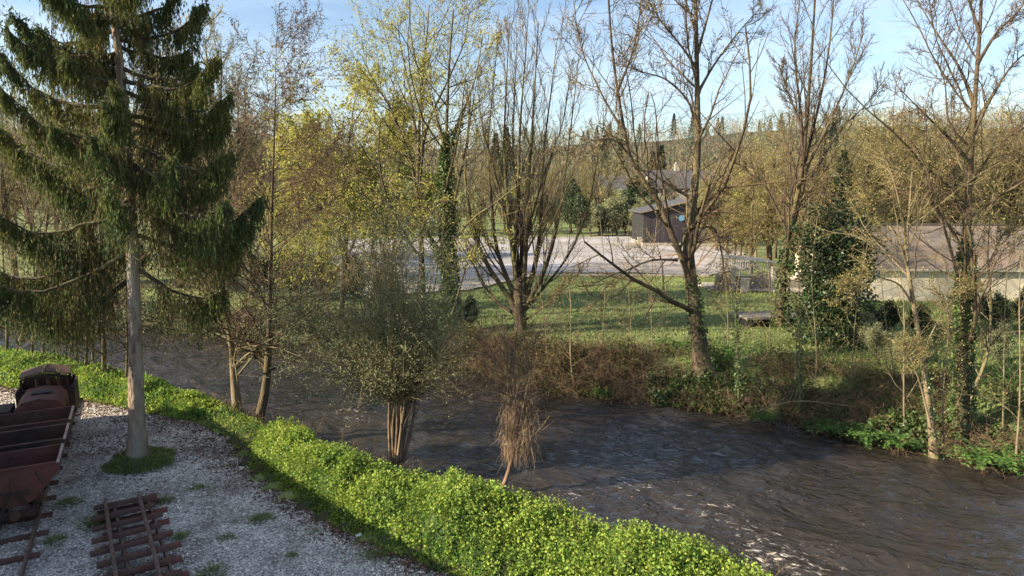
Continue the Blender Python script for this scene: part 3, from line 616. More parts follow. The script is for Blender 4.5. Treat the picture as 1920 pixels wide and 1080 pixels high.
# little tree in the water with a clump of flood wrack
def wrack():
    rng = np.random.default_rng(51); Y = 16.4; base = wall(932, 935, Y); root = empty('riverside_tree', base, 0, 'small bare tree leaning from the water with a clump of dead stems hanging on it', 'tree')
    st = [stem_px([(932, 934), (952, 890), (966, 820), (964, 740), (962, 680), (972, 600)], Y, 15, 3), stem_px([(958, 860), (962, 800), (960, 745), (945, 700), (912, 640), (895, 600)], Y, 8, 2), stem_px([(963, 800), (966, 760), (975, 690), (1000, 640), (1030, 590)], Y, 8, 2), stem_px([(955, 870), (975, 800), (985, 740), (1000, 680), (1010, 610)], Y, 7, 2), stem_px([(955, 870), (950, 800), (952, 730), (950, 660), (940, 590)], Y, 7, 2)]
    g = Geo(); Ps = np.array([s[0] for s in st]); Rs = np.array([s[1] for s in st]); g.tubes(Ps, Rs, 7); g.build('trunk', M['vine'], root, True, base)
    gt = Geo(); S, D, L, r = spawn(Ps, Rs, 20, .28, 1, .7, .3, rng, rmin=.005); P, Rd = grow(S, D, L, r, 5, .15, .05, rng); gt.tubes(P, Rd, 3)
    S, D, L, r = spawn(P, Rd, 9, .1, 1, .7, .5, rng, rmin=.0035); P, Rd = grow(S, D, L, r, 3, .2, .03, rng); gt.tubes(P, Rd, 3); gt.build('crown', M['twig_red'], root, False, base)
    gh = Geo(); n = 900; t = rng.random(n) ** .7
    S = np.array([wall(946 + 56 * rng.random() ** 1.1 + 5 * rng.normal(), 742 + 105 * q, Y + rng.normal() * .14) for q in t]); D = rng.normal(size=(n, 3)) * .35 + [.02, 0, -.8]
    P, Rd = grow(S, D, .15 + .5 * rng.random(n) ** 1.5, np.full(n, .005), 7, .32, -.3, rng); gh.tubes(P, Rd, 3)
    gh.build('hanging_stems', M['vine'], root, False, base)
wrack()
# row of thin trunks on the bank at the far left
for k, (px, py, tx, w, hgt, lb) in enumerate([(12, 690, 5, 9, 120, 'thin bare tree at the very left edge of the photo on the bank'), (58, 694, 64, 6, 200, 'thin stem behind the locomotive, left of its pair'), (80, 694, 76, 7, 150, 'thin stem behind the locomotive, right of its pair'),
        (142, 712, 136, 9, 60, 'slim dark trunk just right of the locomotive cab'), (160, 718, 158, 9, 250, 'slim trunk second right of the locomotive cab'), (171, 720, 175, 8, 90, 'slim trunk third right of the locomotive cab'),
        (194, 728, 187, 15, 40, 'stem wrapped in creepers nearest the spruce on its left'), (236, 735, 236, 8, 250, 'thin broken stem partly hidden by the spruce trunk'), (40, 640, 90, 10, 20, 'tall bare tree behind the spruce on the left')]):
    Y = gnd(px, py, -.1)[1]; st = [stem_px([(px, py), (px + (tx - px) * .3 + 3, py - 90), (tx, (py + hgt) / 2 + 60), (tx - 8 + k * 2, hgt)], Y, w, 1.5, n=12)]
    mk_tree('bank_tree', lb, 'tree', base_of(st), st, bare(18, 8, 5, 1.0, .06), 60 + k, M['bark_brown'], M['twig_brown'], (2, .04, .018, .03), M['bud'], group='slim trees on the near bank behind the spruce')
# yellow-green trees across the river
yl = lambda a, b, c: [dict(per=a, t0=.15, ang=.9, l=.5, n=6, wander=.12, up=.08, rr=.5), dict(per=b, t0=.15, ang=.8, l=.42, n=4, wander=.16, up=.03, rmin=.01), dict(per=c, t0=.1, ang=.8, l=.5, n=3, wander=.2, up=.03, rmin=.007)]
Y = 33
st = [stem_px([(792, 600), (790, 470), (784, 340), (788, 200), (800, 70), (805, 10)], Y, 17, 2, n=14), stem_px([(787, 400), (770, 300), (735, 210), (700, 150), (680, 110)], Y, 8, 2, dY=-1.5, n=14), stem_px([(787, 330), (800, 240), (840, 150), (870, 80), (880, 20)], Y, 8, 2, dY=1, n=14), stem_px([(786, 300), (770, 180), (752, 90), (745, 40)], Y, 7, 2, dY=2, n=14)]
mk_tree('maple_tree', 'tall maple with sparse yellow green new leaves beside the ivy covered trunk', 'tree', base_of(st), st, yl(15, 9, 6), 71, M['bark_dark'], M['twig_gold'], (3, .08, .06, .07), M['yellow'])
Y = 36
st = [stem_px([(640, 620), (645, 500), (650, 380), (655, 260), (668, 170)], Y, 14, 2, n=14), stem_px([(645, 470), (610, 380), (575, 300), (560, 250)], Y, 8, 2, dY=-1, n=14), stem_px([(646, 430), (690, 330), (720, 270), (740, 230)], Y, 8, 2, dY=1, n=14)]
mk_tree('maple_tree', 'lower rounded tree dense with bright yellow leaves, behind the tall alder', 'tree', base_of(st), st, yl(17, 10, 7), 72, M['bark_dark'], M['twig_gold'], (6, .11, .085, .08), M['yellow'])
Y = 34
st = [stem_px([(560, 640), (562, 560), (566, 480), (560, 400), (565, 300)], Y, 9, 2, n=12), stem_px([(562, 540), (590, 500), (620, 440), (640, 390)], Y, 5, 1, n=12)]
mk_tree('maple_tree', 'small yellow leaved tree low by the water right behind the alder trunk', 'tree', base_of(st), st, yl(15, 8, 6), 73, M['bark_dark'], M['twig_gold'], (8, .10, .075, .08), M['yellow'])
Y = 37
st = [stem_px([(735, 600), (738, 500), (742, 400), (750, 300), (745, 230)], Y, 12, 2, n=12), stem_px([(738, 480), (780, 400), (820, 350)], Y, 6, 1.5, n=12), stem_px([(739, 450), (700, 380), (690, 300)], Y, 6, 1.5, n=12)]
mk_tree('maple_tree', 'yellow leaved tree between the tall maple trunk and the rounded yellow tree', 'tree', base_of(st), st, yl(15, 9, 6), 171, M['bark_dark'], M['twig_gold'], (6, .10, .075, .08), M['yellow'])
Y = 30
st = [stem_px([(700, 640), (705, 560), (730, 480), (760, 420), (800, 380)], Y, 6, 1, n=12), stem_px([(700, 640), (690, 540), (700, 440), (720, 360)], Y, 7, 1, n=12)]
mk_tree('bank_tree', 'low spreading brown tree behind the willow across the river', 'tree', base_of(st), st, yl(14, 8, 5), 74, M['bark_dark'], M['twig_brown'], (2, .08, .06, .1), M['yellow'])
# ivy-clad trunk
Y = 30.3
st = [stem_px([(846, 612), (843, 520), (838, 420), (835, 320), (838, 220), (843, 110), (850, 20)], Y, 22, 3, n=16), stem_px([(842, 520), (825, 480), (806, 442), (790, 400), (770, 350)], Y, 11, 2, n=16), stem_px([(838, 300), (860, 230), (890, 150), (905, 70)], Y, 8, 2, n=16), stem_px([(836, 280), (812, 200), (790, 120)], Y, 8, 2, n=16), stem_px([(848, 590), (868, 520), (885, 470), (905, 430)], Y - 1, 6, 2, n=16)]
mk_tree('ivy_tree', 'tree whose straight trunk is wrapped in dark ivy, left of the many stemmed tree', 'tree', base_of(st), st, yl(12, 8, 5), 75, M['bark_dark'], M['twig_gold'], (2, .09, .06, .1), M['yellow'], ivy=[(0, .02, .62, 6500, .25, .11), (1, 0, .5, 500, .15, .1), (2, 0, .4, 500, .15, .1)])
# many-stemmed fan tree
Y = 30; rg = np.random.default_rng(5); st = [stem_px([(976, 650), (976, 600), (972, 560), (974, 520)], Y, 34, 26, n=14)]
for k, (pts, w, dy) in enumerate([([(968, 575), (935, 530), (905, 480), (885, 420), (872, 340), (880, 240), (900, 120)], 15, -1), ([(972, 570), (950, 520), (930, 460), (922, 380), (915, 280), (925, 160), (935, 60)], 14, .5), ([(974, 560), (962, 480), (952, 380), (945, 280), (950, 150), (955, 40)], 14, -.6),
        ([(976, 560), (968, 470), (972, 360), (975, 240), (985, 110), (990, 30)], 15, 1), ([(980, 565), (985, 470), (990, 360), (998, 240), (1005, 120), (1010, 40)], 16, -1), ([(982, 570), (1005, 490), (1015, 400), (1020, 280), (1035, 160), (1045, 70)], 14, .8),
        ([(984, 575), (1020, 510), (1045, 420), (1060, 320), (1075, 200), (1085, 110)], 13, -.6), ([(984, 580), (1015, 545), (1065, 480), (1100, 400), (1120, 300), (1135, 220)], 9, 1), ([(968, 590), (925, 560), (890, 500), (850, 430), (840, 340)], 8, 1.4), ([(975, 560), (958, 450), (930, 330), (905, 240), (895, 160)], 9, -1.6),
        ([(980, 555), (990, 440), (1020, 330), (1055, 230), (1070, 140)], 9, 1.8), ([(975, 560), (978, 420), (962, 300), (965, 180), (970, 80)], 10, 2), ([(985, 600), (1020, 575), (1060, 540), (1100, 500)], 5, -1)]):
    st.append(stem_px(pts, Y, w, 1.5, dY=dy, n=14))
mk_tree('pollard_tree', 'stout pollarded tree with a fan of many upright bare stems by the lawn', 'tree', base_of(st), st, [dict(per=17, t0=.12, ang=.42, l=.27, n=6, wander=.08, up=.16, rr=.4, rmin=.015), dict(per=8, t0=.12, ang=.5, l=.42, n=4, wander=.12, up=.14, rmin=.011), dict(per=4, t0=.1, ang=.6, l=.45, n=3, wander=.15, up=.08, rmin=.006)], 76, M['bark_dark'], M['twig_brown'], (1, .06, .03, .04), M['bud'])
# big forked tree in the middle
Y = 24.6
st = [stem_px([(1320, 700), (1308, 620), (1298, 540), (1290, 460), (1298, 390), (1308, 280), (1307, 160), (1305, 40), (1300, -120), (1298, -260)], Y, 40, 4, n=20),
      stem_px([(1302, 560), (1285, 500), (1262, 445), (1238, 385), (1205, 335), (1180, 290), (1168, 230), (1155, 150), (1145, 60), (1138, -60)], Y, 18, 4, dY=-1, n=20),
      stem_px([(1180, 290), (1150, 262), (1110, 265), (1060, 285)], Y - .6, 6, 1, dY=-1, n=20), stem_px([(1306, 240), (1290, 190), (1250, 150), (1205, 135), (1160, 120)], Y, 7, 1.5, n=20),
      stem_px([(1308, 175), (1340, 120), (1385, 60), (1430, 10)], Y, 7, 1.5, dY=1, n=20), stem_px([(1307, 130), (1280, 90), (1240, 40), (1215, 0)], Y, 7, 1.5, dY=-1, n=20), stem_px([(1292, 440), (1320, 400), (1345, 385), (1365, 350)], Y, 10, 2, n=20),
      stem_px([(1300, 470), (1315, 430), (1340, 430), (1352, 470), (1357, 520), (1350, 560)], Y - .5, 7, 2, n=20), stem_px([(1270, 487), (1215, 490), (1150, 525), (1085, 605)], Y - .3, 6, 2, dY=-1, n=20),
      stem_px([(1308, 100), (1330, 20), (1350, -60), (1360, -160)], Y, 6, 2, n=20), stem_px([(1305, 60), (1280, -20), (1265, -120)], Y, 6, 2, n=20), stem_px([(1158, 170), (1185, 100), (1200, 20), (1205, -80)], Y - .8, 6, 2, n=20), stem_px([(1172, 250), (1130, 180), (1090, 90), (1075, 0)], Y - .8, 6, 1.5, n=20)]
mk_tree('forked_tree', 'large bare tree on the far bank forking low, one limb leaning left', 'tree', base_of(st), st,
        [dict(per=13, t0=.12, ang=.8, l=.44, n=8, wander=.12, up=.06, rr=.42, rmin=.014), dict(per=11, t0=.1, ang=.75, l=.40, n=4, wander=.14, up=.04, rmin=.011), dict(per=4, t0=.1, ang=.8, l=.45, n=3, wander=.2, up=.02, rmin=.008)], 77, M['bark_brown'], M['twig_brown'], (1, .05, .03, .03), M['bud'], ivy=[(0, .0, .3, 700, .05, .09)], trunk_sides=12)
# tree with upright stems right of centre
Y = 29
st = [stem_px([(1462, 610), (1468, 520), (1480, 430), (1500, 340), (1512, 230), (1522, 100), (1530, -40)], Y, 22, 4, n=16), stem_px([(1500, 340), (1520, 260), (1545, 150), (1560, 40), (1565, -60)], Y, 9, 2, n=16, dY=1), stem_px([(1505, 300), (1500, 200), (1490, 100), (1500, -10)], Y, 8, 2, n=16), stem_px([(1508, 320), (1550, 240), (1590, 150), (1620, 60)], Y, 8, 2, n=16, dY=-1),
      stem_px([(1500, 345), (1530, 320), (1570, 250), (1620, 200), (1650, 160)], Y, 7, 2, n=16), stem_px([(1510, 250), (1480, 180), (1460, 120)], Y, 6, 2, n=16), stem_px([(1478, 440), (1440, 360), (1400, 320), (1370, 300)], Y, 7, 2, n=16)]
mk_tree('bare_tree', 'leafless tree with steep bundled stems right of the railed enclosure', 'tree', base_of(st), st, [dict(per=15, t0=.1, ang=.5, l=.42, n=7, wander=.09, up=.12, rr=.42, rmin=.015), dict(per=10, t0=.1, ang=.6, l=.40, n=4, wander=.16, up=.08, rmin=.011), dict(per=5, t0=.1, ang=.7, l=.45, n=3, wander=.2, up=.04, rmin=.008)], 78, M['bark_brown'], M['twig_brown'], None, None, ivy=[(0, 0, .35, 1500, .1, .1)])
# dark ivy-smothered tree
Y = 28
st = [stem_px([(1560, 640), (1562, 540), (1572, 430), (1580, 330), (1585, 250)], Y, 20, 3, n=14), stem_px([(1555, 600), (1535, 520), (1530, 440), (1545, 360)], Y, 10, 2, n=14), stem_px([(1560, 600), (1590, 520), (1605, 460), (1620, 400)], Y + .5, 9, 2, n=14)]
mk_tree('ivy_tree', 'tree smothered in a broad dark mass of ivy in front of the cream wall', 'tree', base_of(st), st, yl(14, 8, 5), 79, M['bark_dark'], M['twig_gold'], None, None, ivy=[(0, .0, .62, 8000, 1.2, .12), (0, .3, .9, 1200, .25, .12), (1, .0, .75, 5000, .9, .12), (2, .0, .75, 4000, .9, .12)])
# birch-like slim trunk
Y = 18.8
st = [stem_px([(1752, 862), (1742, 760), (1726, 650), (1708, 540), (1700, 470), (1706, 380), (1712, 300)], Y, 19, 3, n=16), stem_px([(1702, 500), (1680, 440), (1655, 400), (1625, 370)], Y, 6, 1.5, n=16), stem_px([(1712, 570), (1680, 530), (1630, 525), (1580, 560)], Y, 6, 1.5, n=16, dY=-.6), stem_px([(1700, 480), (1690, 400), (1670, 320), (1640, 250)], Y, 6, 1.5, n=16), stem_px([(1745, 800), (1728, 730), (1715, 690), (1700, 650)], Y - .2, 6, 2, n=16),
      stem_px([(1730, 660), (1760, 600), (1790, 560), (1820, 540)], Y, 4, 1, n=16)]
mk_tree('bare_tree', 'slim pale leaning trunk at the water edge, left of the ivy covered trunk', 'tree', base_of(st), st, [dict(per=16, t0=.5, ang=.85, l=.36, n=6, wander=.13, up=.07, rr=.5, rmin=.011), dict(per=9, t0=.12, ang=.75, l=.42, n=4, wander=.16, up=.04, rmin=.008), dict(per=5, t0=.1, ang=.8, l=.45, n=3, wander=.2, up=.02, rmin=.006)], 80, M['bark_pale'], M['twig_gold'], (1, .04, .025, .03), M['bud'], ivy=[(0, .0, .35, 300, .05, .08)])
# ivy tree on the right
Y = 19.6
st = [stem_px([(1803, 838), (1806, 720), (1808, 600), (1812, 480), (1815, 380), (1822, 270), (1832, 130), (1840, 0), (1842, -160)], Y, 30, 5, n=20), stem_px([(1820, 310), (1790, 270), (1740, 220), (1690, 170)], Y, 11, 2, n=20, dY=-1), stem_px([(1828, 200), (1800, 130), (1755, 60), (1720, 0)], Y, 9, 2, n=20, dY=1), stem_px([(1824, 250), (1860, 180), (1900, 120), (1950, 80)], Y, 10, 2, n=20),
      stem_px([(1832, 120), (1870, 60), (1910, 20), (1950, -40)], Y, 8, 2, n=20, dY=-1), stem_px([(1812, 400), (1780, 370), (1730, 355), (1680, 365)], Y, 7, 1.5, n=20), stem_px([(1836, 60), (1810, -20), (1790, -100)], Y, 7, 2, n=20), stem_px([(1816, 360), (1850, 300), (1900, 250), (1960, 230)], Y, 7, 1.5, n=20), stem_px([(1822, 280), (1780, 230), (1770, 150), (1740, 90)], Y + .4, 6, 1.5, n=20)]
mk_tree('ivy_tree', 'tall bare tree near the right edge with bright ivy up the lower trunk', 'tree', base_of(st), st, [dict(per=13, t0=.15, ang=.8, l=.46, n=8, wander=.11, up=.08, rr=.42, rmin=.013), dict(per=11, t0=.1, ang=.75, l=.40, n=4, wander=.14, up=.05, rmin=.009), dict(per=5, t0=.1, ang=.8, l=.45, n=3, wander=.2, up=.02, rmin=.006)], 81, M['bark_brown'], M['twig_brown'], None, None, ivy=[(0, .02, .46, 4200, .13, .085)], trunk_sides=12)
Y = 20.4
st = [stem_px([(1812, 800), (1822, 740), (1850, 670), (1858, 580), (1852, 480), (1860, 380), (1880, 280)], Y, 11, 2, n=16), stem_px([(1815, 790), (1825, 690), (1810, 600), (1850, 520), (1880, 440)], Y + .3, 7, 2, n=16), stem_px([(1853, 500), (1880, 440), (1930, 400)], Y, 5, 1, n=16)]
mk_tree('bare_tree', 'crooked double stemmed sapling just right of the ivy covered trunk', 'tree', base_of(st), st, bare(20, 9, 6, .9, .06), 82, M['bark_pale'], M['twig_gold'])
# saplings along the far bank
sap = [(1078, 735, 1070, 560, 7, 0, 'thin sapling at the left end of the far bank'), (1128, 690, 1135, 520, 4, 0, 'sapling second from the left on the far bank'), (1180, 700, 1178, 530, 4, 0, 'sapling on the far bank before the lawn, left of the forked tree'), (1230, 700, 1222, 520, 3, 0, 'very thin sapling just left of the forked trunk'),
       (1385, 760, 1380, 560, 5, 1, 'ivy wound sapling just right of the forked trunk'), (1362, 690, 1358, 500, 4, 0, 'thin sapling close to the forked trunk on its right'), (1450, 700, 1445, 560, 5, 0, 'sapling in front of the steep stemmed tree'), (1500, 770, 1498, 560, 6, 1, 'sapling with ivy left of the dark ivy mass'), (1528, 740, 1522, 520, 4, 0, 'thin sapling before the dark ivy mass'),
       (1600, 760, 1608, 560, 3, 0, 'thin sapling just right of the dark ivy mass'), (1695, 800, 1694, 560, 6, 0, 'straight pale sapling left of the slim leaning trunk'), (1680, 760, 1660, 600, 4, 0, 'bushy sapling farther left of the slim leaning trunk'), (1770, 830, 1778, 620, 4, 0, 'thin sapling between the slim trunk and the ivy covered trunk'), (1880, 820, 1885, 560, 5, 0, 'thin sapling at the right edge near the flower pot'),
       (1905, 860, 1912, 520, 6, 0, 'rightmost sapling at the edge of the photo'), (1040, 720, 1020, 590, 4, 0, 'bent sapling under the many stemmed tree')]
for k, (px, py, tx, ty, w, iv, lb) in enumerate(sap):
    zz = -.8; Y = gnd(px, py, zz)[1]; Y = max(Y, float(yf(gnd(px, py, zz)[0])) + .5); st = [stem_px([(px, py), (px + (tx - px) * .4 + (k % 3 - 1) * 5, py * .6 + ty * .4), (tx, ty), (tx + (k % 5 - 2) * 10, ty - 110)], Y, w, 1.2, n=12)]
    mk_tree('sapling', lb, 'sapling', base_of(st), st, [dict(per=16, t0=.15, ang=.9, l=.3, n=5, wander=.15, up=.06, rr=.4), dict(per=7, t0=.1, ang=.8, l=.45, n=4, wander=.2, up=.03, rmin=.004)], 90 + k, M['bark_pale'], M['twig_gold'], (3, .045, .03, .03), M['bud'], group='saplings on the far bank', limb_levels=1, flare=False, ivy=[(0, 0, .7, 700, .06, .07)] if iv else None)

# ================================================================== FAR BANK BRAMBLES
rng = np.random.default_rng(14)
def fb(n, x0, x1, d0, d1, pw=1.0):
    x = x0 + (x1 - x0) * rng.random(n); w = np.interp(x, [-20, 2, 6, 14], [1.5, 1.7, 3.0, 4.8]); d = d0 + (d1 - d0) * rng.random(n) ** pw
    return x, yf(x) + d * w
G = Geo()
x, y = fb(8200, -3, 20, .05, 1.15); z = ground_z(x, y); n = len(x); S = np.stack([x, y, z], 1)
keep = fbm(x * .7, y * .7, 3, 3) > .36; S = S[keep]; n = len(S)
D = rng.normal(size=(n, 3)) * [.6, .6, .25] + [0, -.25, .9]; L = (.4 + 1.05 * rng.random(n) ** 1.4)
P, Rd = grow(S, D, L, np.full(n, .009), 4, .2, .0, rng, droop=.8); G.tubes(P, Rd, 3)
S, D, L, r = spawn(P, Rd, 3, .3, 1, .9, .35, rng, rmin=.005); P, Rd = grow(S, D, L, r, 1, .2, 0, rng); G.tubes(P, Rd, 3)
tag(G.build('bramble_stems', M['deadstem']), 'tangled brown bramble stems along the far river bank', 'brambles', kind='stuff')
G = Geo()
def clumps(n, x0, x1, d0, d1, hmax, size, k, s=0, pw=1.0, thr=.42):
    x, y = fb(n, x0, x1, d0, d1, pw); c = fbm(x * .9 + s, y * .9, 3, s + 3); ok = c > thr; x, y, c = x[ok], y[ok], c[ok]
    z = ground_z(x, y) + hmax * rng.random(len(x)) * np.clip((c - thr) * 4 + .25, 0, 1); z = np.maximum(z, WATER + .05)
    A = rng.normal(size=(len(x), 3)) * .6 + [0, -.4, .45]; sz = size * (.55 + .9 * rng.random(len(x)))
    G.leaves(np.stack([x, y, z], 1), A, sz, sz * .7, rng, k)
clumps(42000, -3, 20, 0, 1.2, .75, .085, 0, 1)
clumps(30000, 5, 20, .0, .55, .6, .10, 1, 9, thr=.46)
clumps(16000, 6, 20, .0, 1.6, .55, .09, 2, 17, thr=.44)
tag(G.build('bank_foliage', [M['bramble'], M['ivy'], M['fern']]), 'ivy and bramble leaves covering the far river bank', 'ground cover', kind='stuff')
# ferns by the waterline
def fern(px, py, sc, label, seed):
    g = np.random.default_rng(seed); c = gnd(px, py, -1.0); G = Geo(); n = 26; a = g.random(n) * 2 * pi; D = np.stack([np.cos(a), np.sin(a), .8 + .5 * g.random(n)], 1)
    P, Rd = grow(np.zeros((n, 3)), D, sc * (.6 + .5 * g.random(n)), np.full(n, .006), 8, .04, 0, g, droop=.5); G.tubes(P, Rd, 3)
    for s in (-1, 1):
        t = g.random((n, 22)); f = t * 7.99; q = f.astype(int); C = P[np.arange(n)[:, None], q] + (P[np.arange(n)[:, None], q + 1] - P[np.arange(n)[:, None], q]) * (f - q)[..., None]; T = norm(P[np.arange(n)[:, None], q + 1] - P[np.arange(n)[:, None], q])
        Sd = norm(np.cross(T, [0, 0, 1.])) * s; G.leaves(C.reshape(-1, 3), (Sd + T * .4).reshape(-1, 3), .13 * sc, .035 * sc, g)
    o = G.build('fern', M['fern']); o.location = tuple(c); return tag(o, label, 'fern', 'ferns at the foot of the far bank')
for k, (px, py, s, lb) in enumerate([(1130, 740, .6, 'fern at the left end of the far bank waterline'), (1555, 810, .8, 'bright fern below the dark ivy mass'), (1620, 825, .9, 'fern at the waterline left of the slim leaning trunk'), (1690, 838, .8, 'fern touching the slim leaning trunk on its left'), (1835, 868, 1.0, 'bright fern at the waterline right of the ivy covered trunk'), (1885, 872, 1.0, 'fern at the waterline by the right edge'), (1430, 790, .6, 'small fern low on the middle of the far bank')]): fern(px, py, s, lb, 300 + k)
# left part of the far bank: dense shrubs hanging over the river
G = Geo(); x = -30 + 28 * rng.random(30000); d = rng.random(30000) * 3.2 - .6; y = yf(x) + d; c = fbm(x * .5, y * .5, 3, 8); ok = c > .36; x, y, c = x[ok], y[ok], c[ok]
z = np.maximum(ground_z(x, y), WATER) + .05 + 1.8 * rng.random(len(x)) ** 1.4 * (c + .2)
G.leaves(np.stack([x, y, z], 1), rng.normal(size=(len(x), 3)) * .6 + [0, -.3, .3], .11, .07, rng, 0)
tag(G.build('bank_foliage', [M['evergreen']]), 'dark low shrubs along the far bank upstream', 'ground cover', kind='stuff')
g = Geo(); P = spline([gnd(1420, 772, -.75), gnd(1460, 758, -.35), gnd(1510, 752, -.2), gnd(1600, 762, -.35)], 10); g.tubes(P[None], np.linspace(.03, .012, 10)[None], 6)
rngb = np.random.default_rng(6); S, D, L, r_ = spawn(P[None], np.full((1, 10), .02), 14, .1, 1, .8, .25, rngb); P2, R2 = grow(S, D, L, r_, 4, .15, .02, rngb); g.tubes(P2, R2, 3)
tag(g.build('fallen_branch', M['bark_pale']), 'pale fallen branch lying on the brambles just above the far waterline', 'branch')
# grass of the lawn
def grass(n, px0, px1, py0, py1, h, w, seed, name='lawn_grass', lb='short green grass of the lawn across the river'):
    g = np.random.default_rng(seed); a, b = gnd((px0 + px1) / 2, py0)[1], gnd((px0 + px1) / 2, py1)[1]; Y = a + (b - a) * g.random(n); X = (px0 + (px1 - px0) * g.random(n) - 960) / F * Y
    ok = Y > yf(X) + 1.7; X, Y = X[ok], Y[ok]; C = np.stack([X, Y, ground_z(X, Y)], 1); G = Geo(); s = .5 + g.random(len(X)); G.leaves(C, g.normal(size=C.shape) * .35 + [0, 0, 1], h * s, w, g)
    return tag(G.build(name, M['blades']), lb, 'grass', kind='stuff')
grass(36000, 700, 1620, 517, 700, .10, .06, 4)
grass(16000, 1560, 2000, 560, 760, .16, .05, 5, lb='rough green grass between the trees on the right bank')

# ================================================================== RAIL THINGS
TD = np.array([-.48, .877]); TR = atan2(.48, .877)     # local +y runs along the track away from the camera
r1 = gnd(63, 998, .11); C0 = r1[:2] - np.array([TD[1], -TD[0]]) * .3
def along(s): return (C0[0] + TD[0] * s, C0[1] + TD[1] * s, 0)
def rail(y0, y1, x, z, parent, m='rail', curve=0):
    b = Box(); b.prism([(x - .035, z), (x + .035, z), (x + .035, z + .008), (x + .008, z + .016), (x + .007, z + .05), (x + .02, z + .056), (x + .02, z + .075), (x - .02, z + .075), (x - .02, z + .056), (x - .007, z + .05), (x - .008, z + .016), (x - .035, z + .008)], y0, y1)
    return b.build('rail', M[m], parent)
_sl = {}
def sleeper(parent, x, y, z, L, rz, m='rust_red', w=.13):
    key = (L, m)
    if key not in _sl:
        b = Box(); b.prism([(-w / 2 - .02, 0), (w / 2 + .02, 0), (w / 2, .045), (w / 2 - .03, .062), (-w / 2 + .03, .062), (-w / 2, .045)], -L / 2, L / 2); o = b.build('sleeper', M[m], parent); _sl[key] = o.data
    else: o = link('sleeper', _sl[key], parent)
    o.location = (x, y, z); o.rotation_euler = (0, 0, pi / 2 + rz); return o
t = empty('narrow_gauge_track', along(0), TR, 'narrow gauge railway track on gravel that carries the rusty skip wagons', 'track')
rg = random.Random(4)
for k in range(14): sleeper(t, rg.uniform(-.03, .03), -2.55 + k * .86, .015, 1.0, rg.uniform(-.05, .05), 'rust')
rail(-3, 9.6, -.3, .077, t); rail(-3, 9.6, .3, .077, t)
# stacked track panels
def panel(px, py, z, L, n, label, rzo, seed, m):
    p = gnd(px, py, z); q = gnd(258, 1080, z); d = (q - p)[:2]; rz = atan2(d[0], -d[1]) + rzo       # local -y comes toward the camera
    t = empty('track_panel', (p[0], p[1], 0), rz, label, 'track panel', 'rusty track panels stacked on the gravel'); rg = random.Random(seed)
    for k in range(n): sleeper(t, rg.uniform(-.06, .06), -.08 - k * L / n, z, 1.12 + rg.choice([0, .06]), rg.uniform(-.05, .05), m)
    rail(-L - .1, .07, -.3, z + .062, t); rail(-L - .15, .04, .3, z + .062, t); return t
panel(246, 948, .02, 4.4, 8, 'lower rusty track panel of the stack lying on the gravel', .06, 1, 'rust_red')
panel(230, 941, .16, 4.4, 9, 'upper rusty track panel lying on top of the stack', .0, 2, 'rust')
